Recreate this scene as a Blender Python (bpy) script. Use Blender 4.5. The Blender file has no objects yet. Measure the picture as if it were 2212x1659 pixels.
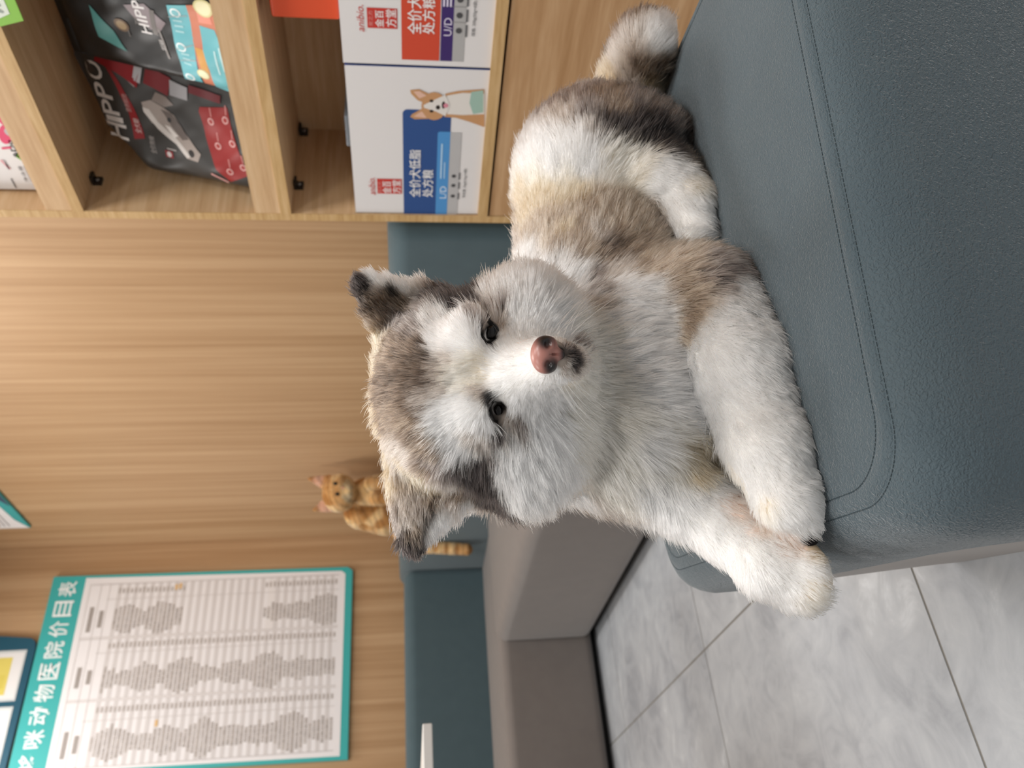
import bpy, bmesh, math, random
import numpy as np
from mathutils import Vector, Matrix
from mathutils.kdtree import KDTree

random.seed(7)
rng = np.random.default_rng(7)
S = bpy.context.scene
COLL = S.collection

# ------------------------------------------------------------------ camera, world, lights
cam_d = bpy.data.cameras.new('camera')
cam = bpy.data.objects.new('camera', cam_d)
COLL.objects.link(cam)
S.camera = cam
cam_d.sensor_fit = 'HORIZONTAL'
cam_d.sensor_width = 36.0
cam_d.lens = 36.0 * 1769.93 / 2212
cam_d.clip_start = 0.02
# the phone is held on its side: the picture's left edge is up in the room
RIGHT, DOWN, FWD = [Vector(v) for v in [(0.8269, -0.5623, -0.0131), (-0.0832, -0.0993, -0.9916), (0.5562, 0.821, -0.1288)]]
cam.matrix_world = Matrix(((DOWN.x, RIGHT.x, -FWD.x, 0), (DOWN.y, RIGHT.y, -FWD.y, 0), (DOWN.z, RIGHT.z, -FWD.z, 0.8), (0, 0, 0, 1)))
cam_d.dof.use_dof = True
cam_d.dof.focus_distance = 0.76
cam_d.dof.aperture_fstop = 7.5

S.view_settings.view_transform = 'Standard'
S.view_settings.look = 'None'
S.view_settings.gamma = 1.0
S.view_settings.use_curve_mapping = False
S.view_settings.exposure = 0.0
S.cycles.use_denoising = True
S.cycles.max_bounces = 11
S.cycles.transmission_bounces = 11
S.cycles.use_adaptive_sampling = True
S.cycles.adaptive_threshold = 0.02
S.cycles.diffuse_bounces = 5
S.cycles.glossy_bounces = 4

world = bpy.data.worlds.new('world')
S.world = world
world.use_nodes = True
world.node_tree.nodes['Background'].inputs[0].default_value = (1.0, 0.975, 0.945, 1)
world.node_tree.nodes['Background'].inputs[1].default_value = 0.33

def ceiling_or_fill_lamp(x, y, sx, sy, watts, col=(1.0, 0.98, 0.955)):
    d = bpy.data.lights.new('ceiling_or_fill_lamp', 'AREA')
    d.shape = 'RECTANGLE'
    d.size, d.size_y, d.energy, d.color = sx, sy, watts, col
    o = bpy.data.objects.new('ceiling_or_fill_lamp', d)
    o.location = (x, y, 3.22)
    COLL.objects.link(o)
for lx, ly, w in ((0.6, 3.7, 22), (1.0, 2.0, 33), (0.9, 0.3, 15), (0.95, -1.0, 44), (-1.0, 3.0, 34), (-1.2, 0.8, 18), (-0.5, -1.3, 34)):  # the two behind the camera are unseen fill, added to brighten the puppy's face
    ceiling_or_fill_lamp(lx, ly, 0.6, 0.6, w)

# ------------------------------------------------------------------ helpers
def lin(h):
    c = [int(h[i:i + 2], 16) / 255 for i in (0, 2, 4)]
    return tuple(v / 12.92 if v <= 0.04045 else ((v + 0.055) / 1.055) ** 2.4 for v in c)

class NT:
    def __init__(self, name):
        self.m = bpy.data.materials.new(name)
        self.m.use_nodes = True
        self.t = self.m.node_tree
        self.b = self.t.nodes['Principled BSDF']
    def n(self, kind, **kw):
        nd = self.t.nodes.new(kind)
        for k, v in kw.items():
            if k.startswith('i_'):
                nd.inputs[k[2:].replace('_', ' ')].default_value = v
            else:
                setattr(nd, k, v)
        return nd
    def l(self, a, b):
        self.t.links.new(a, b)
    def ramp(self, fac, stops):
        r = self.n('ShaderNodeValToRGB')
        e = r.color_ramp.elements
        while len(e) < len(stops):
            e.new(0.5)
        for el, (p, c) in zip(e, stops):
            el.position = p
            el.color = (*c, 1)
        self.l(fac, r.inputs['Fac'])
        return r.outputs['Color']
    def coords(self, scale=(1, 1, 1), rot=(0, 0, 0)):
        g = self.n('ShaderNodeNewGeometry')
        mp = self.n('ShaderNodeMapping')
        mp.inputs['Scale'].default_value = scale
        mp.inputs['Rotation'].default_value = rot
        self.l(g.outputs['Position'], mp.inputs['Vector'])
        return mp.outputs['Vector']

PAINT = {}
def paint(h, rough=0.5, spec=0.4):
    k = (h, rough, spec)
    if k not in PAINT:
        t = NT('print_' + h)
        v = t.n('ShaderNodeTexNoise', i_Scale=900.0)
        mx = t.n('ShaderNodeMixRGB', blend_type='MULTIPLY')
        mx.inputs['Fac'].default_value = 0.06
        mx.inputs['Color1'].default_value = (*lin(h), 1)
        t.l(v.outputs['Fac'], mx.inputs['Color2'])
        t.l(mx.outputs['Color'], t.b.inputs['Base Color'])
        t.b.inputs['Roughness'].default_value = rough
        t.b.inputs['Specular IOR Level'].default_value = spec
        PAINT[k] = t.m
    return PAINT[k]

def wood(name, a, b, c, scale, rough=0.45, fine=3.0, seed=0.0):
    """a laminate: long grain streaks along the axis of smallest scale"""
    t = NT(name)
    v = t.coords(scale)
    off = t.n('ShaderNodeVectorMath', operation='ADD')
    off.inputs[1].default_value = (seed, seed * 1.7, seed * 0.6)
    t.l(v, off.inputs[0])
    v = off.outputs[0]
    n1 = t.n('ShaderNodeTexNoise', i_Scale=1.0, i_Detail=5.0, i_Roughness=0.62, i_Distortion=0.25)
    t.l(v, n1.inputs['Vector'])
    n2 = t.n('ShaderNodeTexNoise', i_Scale=fine, i_Detail=3.0, i_Roughness=0.6)
    t.l(v, n2.inputs['Vector'])
    m = t.n('ShaderNodeMath', operation='MULTIPLY_ADD')
    m.inputs[1].default_value = 0.45
    t.l(n2.outputs['Fac'], m.inputs[0])
    sc = t.n('ShaderNodeMath', operation='MULTIPLY')
    sc.inputs[1].default_value = 0.6
    t.l(n1.outputs['Fac'], sc.inputs[0])
    t.l(sc.outputs[0], m.inputs[2])
    t.l(t.ramp(m.outputs[0], [(0.38, lin(a)), (0.53, lin(b)), (0.66, lin(c))]), t.b.inputs['Base Color'])
    t.b.inputs['Roughness'].default_value = rough
    t.b.inputs['Specular IOR Level'].default_value = 0.3
    return t.m

def fabric(name, col, col2, worm=420.0, bump=0.35, sheen=0.25, rough=0.8):
    t = NT(name)
    v = t.coords()
    nz = t.n('ShaderNodeTexNoise', i_Scale=18.0, i_Detail=3.0)
    t.l(v, nz.inputs['Vector'])
    mix = t.n('ShaderNodeMixRGB')
    mix.inputs['Color1'].default_value = (*lin(col), 1)
    mix.inputs['Color2'].default_value = (*lin(col2), 1)
    t.l(nz.outputs['Fac'], mix.inputs['Fac'])
    w = t.n('ShaderNodeTexNoise', i_Scale=worm, i_Detail=1.0, i_Distortion=1.4)
    t.l(v, w.inputs['Vector'])
    bp = t.n('ShaderNodeBump', i_Strength=bump, i_Distance=0.002)
    t.l(w.outputs['Fac'], bp.inputs['Height'])
    t.l(bp.outputs['Normal'], t.b.inputs['Normal'])
    t.l(mix.outputs['Color'], t.b.inputs['Base Color'])
    t.b.inputs['Roughness'].default_value = rough
    t.b.inputs['Specular IOR Level'].default_value = 0.25
    t.b.inputs['Sheen Weight'].default_value = sheen
    t.b.inputs['Sheen Roughness'].default_value = 0.45
    return t.m

class MB:
    """collects faces in room coordinates and links them as one mesh object"""
    def __init__(self):
        self.v, self.f, self.mi, self.mats, self.sm = [], [], [], [], []
    def m(self, mat):
        if mat not in self.mats:
            self.mats.append(mat)
        return self.mats.index(mat)
    def add(self, vs, fs, mat, smooth=False):
        o = len(self.v)
        self.v += [tuple(p) for p in vs]
        self.f += [tuple(i + o for i in f) for f in fs]
        self.mi += [self.m(mat)] * len(fs)
        self.sm += [smooth] * len(fs)
        return self
    def box(self, lo, hi, mat):
        (a, b, c), (d, e, g) = lo, hi
        vs = [(a, b, c), (d, b, c), (d, e, c), (a, e, c), (a, b, g), (d, b, g), (d, e, g), (a, e, g)]
        return self.add(vs, [(0, 3, 2, 1), (4, 5, 6, 7), (0, 1, 5, 4), (1, 2, 6, 5), (2, 3, 7, 6), (3, 0, 4, 7)], mat)
    def rbox(self, lo, hi, r, mat, seg=5, crown=0.0, n=10):
        """a cushion-like box: every edge rounded by r, the top raised by crown in its middle"""
        lo, hi = np.array(lo, float), np.array(hi, float)
        c, h = (lo + hi) / 2, (hi - lo) / 2
        def ticks(H):
            e = [H - r + r * math.tan(math.pi / 4 * k / seg) for k in range(seg + 1)]
            mid = list(np.linspace(-(H - r), H - r, n + 1))[1:-1]
            return np.array([-x for x in reversed(e)] + mid + e)
        for ax in range(3):
            a, b = (ax + 1) % 3, (ax + 2) % 3
            ta, tb = ticks(h[a]), ticks(h[b])
            for s in (-1, 1):
                vs = []
                for x in ta:
                    for y in tb:
                        p = np.zeros(3)
                        p[ax], p[a], p[b] = s * h[ax], x, y
                        q = np.clip(p, -(h - r), h - r)
                        d = p - q
                        p = q + r * d / (np.linalg.norm(d) + 1e-12)
                        if crown:
                            p[2] += crown * max(0, 1 - (p[0] / h[0]) ** 2) * max(0, 1 - (p[1] / h[1]) ** 2) * (p[2] + h[2]) / (2 * h[2])
                        vs.append(p + c)
                N = len(tb)
                fs = []
                for i in range(len(ta) - 1):
                    for j in range(N - 1):
                        f = (i * N + j, (i + 1) * N + j, (i + 1) * N + j + 1, i * N + j + 1)
                        fs.append(f if s > 0 else f[::-1])
                self.add(vs, fs, mat, True)
        return self
    def tube(self, pts, rad, mat, seg=8):
        P = [Vector(p) for p in pts]
        rs = rad if isinstance(rad, (list, tuple)) else [rad] * len(P)
        vs, fs = [], []
        for i, p in enumerate(P):
            d = (P[min(i + 1, len(P) - 1)] - P[max(i - 1, 0)]).normalized()
            up = Vector((0, 0, 1)) if abs(d.z) < 0.9 else Vector((1, 0, 0))
            a = d.cross(up).normalized()
            b = a.cross(d)
            for k in range(seg):
                t = 2 * math.pi * k / seg
                vs.append(p + (a * math.cos(t) + b * math.sin(t)) * rs[i])
        for i in range(len(P) - 1):
            for k in range(seg):
                fs.append((i * seg + k, i * seg + (k + 1) % seg, (i + 1) * seg + (k + 1) % seg, (i + 1) * seg + k))
        fs.append(tuple(range(seg))[::-1])
        fs.append(tuple((len(P) - 1) * seg + k for k in range(seg)))
        return self.add(vs, fs, mat, True)
    def build(self, name, parent=None, origin=None, label=None, weld=False):
        base = Vector(origin) if origin is not None else (parent_loc(parent) if parent else Vector((0, 0, 0)))
        me = bpy.data.meshes.new(name)
        me.from_pydata([tuple(Vector(p) - base) for p in self.v], [], self.f)
        for mat in self.mats:
            me.materials.append(mat)
        me.polygons.foreach_set('material_index', self.mi)
        me.polygons.foreach_set('use_smooth', self.sm)
        if weld:
            bm = bmesh.new()
            bm.from_mesh(me)
            bmesh.ops.remove_doubles(bm, verts=bm.verts, dist=1e-5)
            bm.to_mesh(me)
            bm.free()
        me.update()
        o = bpy.data.objects.new(name, me)
        COLL.objects.link(o)
        if parent:
            o.parent = parent
            o.location = base - parent_loc(parent)
        else:
            o.location = base
        if label:
            o['label'] = label
        return o

def parent_loc(o):
    p = Vector(o.location)
    while o.parent:
        o = o.parent
        p = p + Vector(o.location)
    return p

def thing(name, label, cat, loc, group=None):
    o = bpy.data.objects.new(name, None)
    o.empty_display_size = 0.05
    COLL.objects.link(o)
    o.location = loc
    return tag(o, label, cat, group)

def tag(o, label, cat, group=None):
    o['label'], o['category'] = label, cat
    if group:
        o['group'] = group
    return o

def structure(o):
    o['kind'] = 'structure'
    return o

_glyphs = {}
def glyphs(body, bold):
    """outlines of a line of lettering: vertices (fitted to 0..1 in both directions) and faces"""
    k = (body, bold)
    if k not in _glyphs:
        c = bpy.data.curves.new('lettering', 'FONT')
        c.body = body
        c.offset = bold
        c.resolution_u = 3
        o = bpy.data.objects.new('lettering', c)
        COLL.objects.link(o)
        dg = bpy.context.evaluated_depsgraph_get()
        me = bpy.data.meshes.new_from_object(o.evaluated_get(dg))
        v = np.array([p.co[:2] for p in me.vertices]).reshape(-1, 2)
        f = [tuple(p.vertices) for p in me.polygons]
        bpy.data.objects.remove(o)
        bpy.data.curves.remove(c)
        bpy.data.meshes.remove(me)
        v = (v - v.min(0)) / (v.max(0) - v.min(0))
        _glyphs[k] = (v, f)
    return _glyphs[k]

class Face:
    """a printed face: u runs to the reader's right, v up; depth lifts the ink off the surface"""
    def __init__(self, mb, O, eu, ev, n, warp=None):
        self.mb, self.O, self.eu, self.ev, self.n, self.warp = mb, Vector(O), Vector(eu), Vector(ev), Vector(n), warp
    def at(self, u, v, lift):
        w = self.warp(u, v) if self.warp else 0.0
        return self.O + self.eu * u + self.ev * v + self.n * (lift + w)
    def soft(self, vs2, fs, h, lift, **kw):
        bm = bmesh.new()
        v = [bm.verts.new((x, y, 0)) for x, y in vs2]
        for f in fs:
            try:
                bm.faces.new([v[i] for i in f])
            except ValueError:
                pass
        bmesh.ops.triangulate(bm, faces=bm.faces)
        for _ in range(5):
            e = [e for e in bm.edges if e.calc_length() > 0.009]
            if not e:
                break
            bmesh.ops.subdivide_edges(bm, edges=e, cuts=1)
            bmesh.ops.triangulate(bm, faces=bm.faces)
        bm.verts.index_update()
        self.mb.add([self.at(p.co.x, p.co.y, lift) for p in bm.verts], [[q.index for q in f.verts] for f in bm.faces], paint(h, **kw), True)
        bm.free()
    def poly(self, pts, h, lift=0.0006, **kw):
        if self.warp:
            return self.soft(pts, [tuple(range(len(pts)))], h, lift, **kw)
        vs = [self.at(u, v, lift) for u, v in pts]
        self.mb.add(vs, [tuple(range(len(vs)))], paint(h, **kw))
    def rect(self, b, h, lift=0.0006, n=1, **kw):
        u0, v0, u1, v1 = b
        n = max(n, 14 if self.warp else 1)
        vs = [self.at(u0 + (u1 - u0) * i / n, v0 + (v1 - v0) * j / n, lift) for i in range(n + 1) for j in range(n + 1)]
        fs = [(i * (n + 1) + j, (i + 1) * (n + 1) + j, (i + 1) * (n + 1) + j + 1, i * (n + 1) + j + 1) for i in range(n) for j in range(n)]
        self.mb.add(vs, fs, paint(h, **kw), bool(self.warp))
    def rrect(self, b, h, r, lift=0.0006, corners=(1, 1, 1, 1), **kw):
        u0, v0, u1, v1 = b
        pts = []
        for (cu, cv, a0), on in zip(((u1 - r, v1 - r, 0), (u0 + r, v1 - r, 90), (u0 + r, v0 + r, 180), (u1 - r, v0 + r, 270)), corners):
            if on:
                pts += [(cu + r * math.cos(math.radians(a0 + k * 15)), cv + r * math.sin(math.radians(a0 + k * 15))) for k in range(7)]
            else:
                pts.append(((u1, v1), (u0, v1), (u0, v0), (u1, v0))[(a0 // 90)])
        self.poly(pts, h, lift, **kw)
    def ell(self, u, v, a, b, h, lift=0.0008, rot=0.0, n=20, **kw):
        c, s = math.cos(rot), math.sin(rot)
        self.poly([(u + a * math.cos(t) * c - b * math.sin(t) * s, v + a * math.cos(t) * s + b * math.sin(t) * c) for t in [2 * math.pi * k / n for k in range(n)]], h, lift, **kw)
    def text(self, body, b, h, lift=0.001, bold=0.0, slant=0.0, **kw):
        v, f = glyphs(body, bold)
        u0, v0, u1, v1 = b
        du, dv = u1 - u0, v1 - v0
        v = [(u0 + du * x + slant * (y - 0.5) * dv, v0 + dv * y) for x, y in v]
        if self.warp:
            return self.soft(v, f, h, lift, **kw)
        vs = [self.at(x, y, lift) for x, y in v]
        self.mb.add(vs, f, paint(h, **kw))

# ------------------------------------------------------------------ materials
WALL = wood('wall_wood_laminate', 'a8845f', 'b5926d', 'c2a07b', (13.0, 13.0, 0.25), 0.5, 3.0, 2.3)
WOOD_Y = wood('shelf_oak_laminate', 'bf9b73', 'ccaa82', 'd6b791', (34.0, 2.2, 34.0), 0.45, 2.6, 5.1)
WOOD_X = wood('shelf_oak_panel', 'bf9b73', 'ccaa82', 'd6b791', (2.2, 34.0, 34.0), 0.45, 2.6, 6.4)
DOORW = wood('cabinet_door_oak', 'ab845c', 'b8926a', 'c5a17a', (28.0, 2.0, 28.0), 0.45, 2.6, 9.0)
EDGE = wood('oak_edge_band', 'b4905f', 'c4a271', 'd0b083', (60.0, 4.0, 60.0), 0.4, 2.5, 1.1)
TEAL = fabric('teal_suede', '45545c', '4e5b61', 300.0, 0.9, 0.35, 0.75)
TEALB = fabric('teal_velour', '44555b', '4b5d63', 300.0, 0.15, 0.3, 0.8)
GREY = fabric('taupe_grey_velour', '6c6561', '756e69', 300.0, 0.15, 0.3, 0.85)
BLACK = paint('0b0b0c', 0.6)

t = NT('grey_marble_tile')
v = t.coords()
n1 = t.n('ShaderNodeTexNoise', i_Scale=2.6, i_Detail=7.0, i_Roughness=0.62, i_Distortion=0.9)
n2 = t.n('ShaderNodeTexNoise', i_Scale=11.0, i_Detail=6.0, i_Roughness=0.65, i_Distortion=1.2)
t.l(v, n1.inputs['Vector'])
t.l(v, n2.inputs['Vector'])
ad = t.n('ShaderNodeMath', operation='MULTIPLY_ADD')
ad.inputs[1].default_value = 0.45
sc_ = t.n('ShaderNodeMath', operation='MULTIPLY')
sc_.inputs[1].default_value = 0.6
t.l(n1.outputs['Fac'], sc_.inputs[0])
t.l(n2.outputs['Fac'], ad.inputs[0])
t.l(sc_.outputs[0], ad.inputs[2])
t.l(t.ramp(ad.outputs[0], [(0.38, lin('92959a')), (0.50, lin('a5a8ac')), (0.60, lin('b0b3b6')), (0.70, lin('cccfd2'))]), t.b.inputs['Base Color'])
t.b.inputs['Roughness'].default_value = 0.32
t.b.inputs['Specular IOR Level'].default_value = 0.35
TILE = t.m
GROUT = paint('77736c', 0.8)

def eye_mat(name, h, rough=0.03):
    t = NT(name)
    nz = t.n('ShaderNodeTexNoise', i_Scale=300.0)
    t.l(t.ramp(nz.outputs['Fac'], [(0.3, lin(h)), (0.8, tuple(min(1, c * 1.6 + 0.004) for c in lin(h)))]), t.b.inputs['Base Color'])
    t.b.inputs['Roughness'].default_value = rough
    t.b.inputs['Specular IOR Level'].default_value = 0.35
    return t.m

def coat_mat(name, attr='coat'):
    t = NT(name)
    a = t.n('ShaderNodeAttribute', attribute_name=attr)
    t.l(a.outputs['Color'], t.b.inputs['Base Color'])
    t.b.inputs['Roughness'].default_value = 0.8
    t.b.inputs['Specular IOR Level'].default_value = 0.1
    return t.m

def fur_mat(name):
    t = NT(name)
    a = t.n('ShaderNodeAttribute', attribute_name='coat')
    hb = t.n('ShaderNodeBsdfHairPrincipled')
    hb.model = 'CHIANG'
    hb.parametrization = 'COLOR'
    hb.inputs['Roughness'].default_value = 0.55
    hb.inputs['Radial Roughness'].default_value = 0.75
    hb.inputs['Coat'].default_value = 0.0
    hb.inputs['Random Roughness'].default_value = 0.2
    t.l(a.outputs['Color'], hb.inputs['Color'])
    t.l(hb.outputs[0], t.t.nodes['Material Output'].inputs['Surface'])
    return t.m

# ------------------------------------------------------------------ the room
YW, XW = 4.35, 1.93
mb = MB().box((-2.6, -2.2, -0.12), (XW + 0.12, YW + 0.12, -0.004), TILE)
fl = structure(mb.build('floor'))
TX, TY, TS = 0.600, 2.193, 1.013
g = 0.0028
tl = MB()
for i in range(-4, 3):
    for j in range(-5, 4):
        x0, y0 = TX + i * TS, TY + j * TS
        x1, y1 = min(x0 + TS, XW + 0.1), min(y0 + TS, YW + 0.1)
        x0, y0 = max(x0, -2.6), max(y0, -2.2)
        if x1 - x0 > 0.05 and y1 - y0 > 0.05:
            tl.box((x0 + g, y0 + g, -0.003), (x1 - g, y1 - g, 0.0), TILE)
tl.box((-2.6, -2.2, -0.0035), (XW + 0.1, YW + 0.1, -0.0012), GROUT)
tl.build('floor_tiles', fl)
structure(MB().box((-2.6, YW, 0), (XW + 0.12, YW + 0.12, 3.3), WALL).build('wall_back'))
structure(MB().box((XW, -2.2, 0), (XW + 0.12, YW, 3.3), WALL).build('wall_right'))
structure(MB().box((-2.6, -2.2, 3.3), (XW + 0.12, YW + 0.12, 3.4), paint('e8e6e2', 0.9)).build('ceiling'))

# ------------------------------------------------------------------ corner sofa
sofa = thing('corner_sofa', 'L-shaped corner sofa, teal backrests and grey seats, against the wood walls', 'sofa', (0.2, 3.9, 0))
MB().box((-1.9, 3.50, 0.0), (1.58, 4.25, 0.05), BLACK).build('plinth', sofa)
MB().box((1.08, 1.70, 0.0), (1.58, 3.50, 0.05), BLACK).build('plinth', sofa)
MB().rbox((-1.95, 3.44, 0.026), (1.62, 4.12, 0.415), 0.035, GREY, 5, 0.03).build('seat', sofa)
MB().rbox((1.02, 1.62, 0.026), (1.60, 3.46, 0.438), 0.05, GREY, 6, 0.02).build('seat', sofa)
MB().rbox((-1.95, 4.05, 0.30), (1.62, 4.34, 0.822), 0.06, TEALB, 6).build('backrest', sofa)
MB().rbox((1.60, 1.60, 0.30), (1.92, 4.34, 0.845), 0.06, TEALB, 6).build('backrest', sofa)

# ------------------------------------------------------------------ ottoman
OX, OY = np.array([0.9622, -0.2723, 0]), np.array([0.2723, 0.9622, 0])
OA, OB, OC, OD = 0.065, 0.800, 0.540, 1.210     # its sides along OX and along OY
LV = [(0.0, 0.026), (0.04, 0.024), (0.10, 0.020), (0.18, 0.014), (0.25, 0.008), (0.28, 0.005), (0.312, 0.002), (0.37, 0.0), (0.39, 0.004),
      (0.405, 0.010), (0.416, 0.018), (0.424, 0.028), (0.429, 0.040), (0.4315, 0.055), (0.433, 0.08), (0.4345, 0.13), (0.4355, 0.20)]
def ring(inset, z, rad, na=10, ns=26):
    a, b, c, d = OA + inset, OB - inset, OC + inset, OD - inset
    out = []
    corners = ((b - rad, d - rad, 0), (a + rad, d - rad, 90), (a + rad, c + rad, 180), (b - rad, c + rad, 270))
    for k, (cx, cy, a0) in enumerate(corners):
        arc = [(cx + rad * math.cos(math.radians(a0 + 90 * q / na)), cy + rad * math.sin(math.radians(a0 + 90 * q / na))) for q in range(na + 1)]
        out += arc
        nx, ny, n0 = corners[(k + 1) % 4]
        e = (nx + rad * math.cos(math.radians(n0)), ny + rad * math.sin(math.radians(n0)))
        s = arc[-1]
        out += [(s[0] + (e[0] - s[0]) * q / ns, s[1] + (e[1] - s[1]) * q / ns) for q in range(1, ns)]
    return [(OX * x + OY * y) + np.array([0, 0, z]) for x, y in out], out
ott = thing('ottoman', 'square teal suede ottoman with stitched top edge, under the lying puppy', 'ottoman', tuple(OX * 0.43 + OY * 0.87))
up, side = MB(), MB()
vs, flat = [], None
for z, ins in LV:
    p, flat2 = ring(ins, z, max(0.02, 0.066 - 0.22 * ins))
    flat = flat or flat2
    if z < 0.32:      # the hem of the teal cover dips towards the front
        for q, (fx, fy) in zip(p, flat):
            q[2] *= 1 - 0.38 * min(1, max(0, (OC + 0.20 - fy) / 0.19)) ** 1.6
    vs += p
N = len(flat)
fu, fs_ = [], []
for k in range(len(LV) - 1):
    for i in range(N):
        j = (i + 1) % N
        f = (k * N + i, k * N + j, (k + 1) * N + j, (k + 1) * N + i)
        lower = LV[k][0] < 0.31
        (fs_ if lower else fu).append(f)
fu.append(tuple((len(LV) - 1) * N + i for i in range(N)))
fu.append(tuple(range(N))[::-1])
up.add(vs, fu, TEAL, True).build('upholstery', ott)
used = sorted({i for f in fs_ for i in f})
ren = {i: k for k, i in enumerate(used)}
side.add([vs[i] for i in used], [tuple(ren[i] for i in f) for f in fs_], GREY, True).build('side_panel', ott, label='plain grey side panel below the teal cover')
# twin rows of topstitching around the top, with the raised welt between them
def loop_strip(mb, i0, i1, z0, z1, mat, lift):
    a, _ = ring(i0, z0 + lift, max(0.02, 0.066 - 0.22 * i0))
    b, _ = ring(i1, z1 + lift, max(0.02, 0.066 - 0.22 * i1))
    n = len(a)
    mb.add(a + b, [(i, (i + 1) % n, n + (i + 1) % n, n + i) for i in range(n)], mat, True)
def topz(ins):
    for (z0, a), (z1, b) in zip(LV[7:], LV[8:]):
        if a <= ins <= b:
            return z0 + (z1 - z0) * (ins - a) / (b - a)
    return LV[-1][0]
seam = MB()
prof = [(0.0330, -0.0004), (0.0345, 0.0007), (0.037, 0.0012), (0.040, 0.0013), (0.043, 0.0011), (0.0455, 0.0006), (0.047, -0.0004)]
for (i0, l0), (i1, l1) in zip(prof, prof[1:]):
    a, _ = ring(i0, topz(i0) + l0, 0.066 - 0.22 * i0)
    b, _ = ring(i1, topz(i1) + l1, 0.066 - 0.22 * i1)
    n = len(a)
    seam.add(a + b, [(i, (i + 1) % n, n + (i + 1) % n, n + i) for i in range(n)], TEAL, True)
sm = seam.build('welt', ott)
st = MB()
THREAD = paint('2c3a40', 0.8)
for ins in (0.0322, 0.0478):
    pts, _ = ring(ins, topz(ins) + 0.0003, 0.066 - 0.22 * ins, 24, 110)
    n = len(pts)
    for i in range(n):
        a, b = pts[i], pts[(i + 1) % n]
        d = b - a
        L = np.linalg.norm(d)
        if L < 1e-5:
            continue
        k = max(1, int(L / 0.0052))
        w = np.cross(d / L, (0, 0, 1)) * 0.00045
        for q in range(k):
            p0, p1 = a + d * (q + 0.08) / k, a + d * (q + 0.86) / k
            st.add([p0 - w, p1 - w, p1 + w + (0, 0, 0.0002), p0 + w + (0, 0, 0.0002)], [(0, 1, 2, 3)], THREAD)
st.build('stitching', sm)

# ------------------------------------------------------------------ display shelf
XS, XB = 1.58, 1.925
YE = 1.56
shelf = thing('display_shelf', 'light oak display shelf with closed cabinet doors below, at the right wall', 'shelf', (XS + 0.17, 0.9, 0))
MB().box((XS, YE - 0.022, 0.0), (XB, YE, 2.35), WOOD_X).box((XS - 0.002, YE - 0.0225, 0.0), (XS, YE + 0.0005, 2.35), EDGE).build('side_panel', shelf)
MB().box((XS, 0.0, 0.0), (XB, 0.022, 2.35), WOOD_X).build('side_panel', shelf)
MB().box((XB - 0.012, 0.022, 0.0), (XB, YE - 0.022, 2.35), WOOD_Y).build('back_panel', shelf)
def board(z, lip):
    b = MB().box((XS + 0.001, 0.022, z), (XB - 0.012, YE - 0.0225, z + 0.024), WOOD_Y)
    b.box((XS - 0.003, 0.022, z), (XS + 0.001, YE - 0.0225, z + 0.026), EDGE)
    o = b.build('shelf_board', shelf)
    if lip:
        MB().box((XS - 0.001, 0.022, z + 0.026), (XS + 0.017, YE - 0.0225, z + 0.026 + lip), WOOD_Y).build('front_lip', o)
board(0.580, 0)
board(1.085, 0.064)
board(1.588, 0.062)
board(2.10, 0.062)
for a, b in ((0.025, 0.78), (0.783, YE - 0.024)):
    d = MB().box((XS, a, 0.06), (XS + 0.018, b, 0.574), DOORW).build('door', shelf)
MB().box((XS + 0.03, 0.022, 0.0), (XS + 0.05, YE - 0.022, 0.058), DOORW).build('kickboard', shelf)
for x, z in ((1.683, 1.585), (1.68, 1.082), (1.895, 1.082)):
    k = MB()
    k.box((x - 0.012, YE - 0.030, z - 0.022), (x + 0.012, YE - 0.022, z), paint('2a2522', 0.35))
    k.box((x - 0.012, YE - 0.048, z - 0.006), (x + 0.012, YE - 0.030, z), paint('2a2522', 0.35))
    k.tube([(x, YE - 0.033, z - 0.012), (x, YE - 0.029, z - 0.012)], 0.005, paint('8a8580', 0.3), 10)
    k.build('bracket', shelf)

# ------------------------------------------------------------------ boxes and bags on the shelf
ARED, AW, INK = 'c4382f', 'f4f2f0', '4a4a4c'
def carton(origin, x0, y0, z0, y1, x1, z1, sides, label, group):
    """white carton with a printed front (towards -x) and coloured flanks"""
    t = thing('food_carton', label, 'box', origin, group)
    mb = MB()
    vs = [(x0, y0, z0), (x1, y0, z0), (x1, y1, z0), (x0, y1, z0), (x0, y0, z1), (x1, y0, z1), (x1, y1, z1), (x0, y1, z1)]
    mb.add(vs, [(3, 0, 4, 7)], paint('e3e0df', 0.4))
    mb.add(vs, [(0, 1, 5, 4), (2, 3, 7, 6)], paint(sides, 0.4))
    mb.add(vs, [(4, 5, 6, 7), (0, 3, 2, 1), (1, 2, 6, 5)], paint('e3e0df', 0.4))
    mb.build('carton_body', t)
    return t

b1 = carton((1.72, 1.315, 0.6045), 1.585, 1.102, 0.6045, 1.5355, 1.86, 0.922, '2d55a6', 'white prescription dog food carton with blue panel and printed corgi', 'dog food cartons')
mb = MB()
F1 = Face(mb, (1.5850, 1.5360, 0.6045), (0.0000, -1.0000, 0.0000), (0.0000, 0.0000, 1.0000), (-1.0000, 0.0000, 0.0000))
F1.rrect((-0.0117, 0.0822, 0.3249, 0.1941), '2b4f8a', 0.012, 0.0004, (1, 0, 0, 0))
F1.rrect((-0.0109, 0.0821, 0.2649, 0.1120), '4f93cf', 0.006, 0.0008, (1, 0, 0, 0))
F1.rect((-0.0103, 0.0554, 0.2631, 0.0820), 'b9b8b8', 0.0006)
F1.rect((0.0672, 0.1983, 0.1163, 0.2594), ARED, 0.0006)
F1.text('金百', (0.0686, 0.2249, 0.1086, 0.2469), AW, 0.001, 0.006)
F1.text('方堂', (0.0692, 0.2006, 0.1122, 0.2226), AW, 0.001, 0.006)
F1.text('宠之方', (0.0698, 0.2492, 0.1067, 0.2572), 'e59a94', 0.001)
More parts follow.
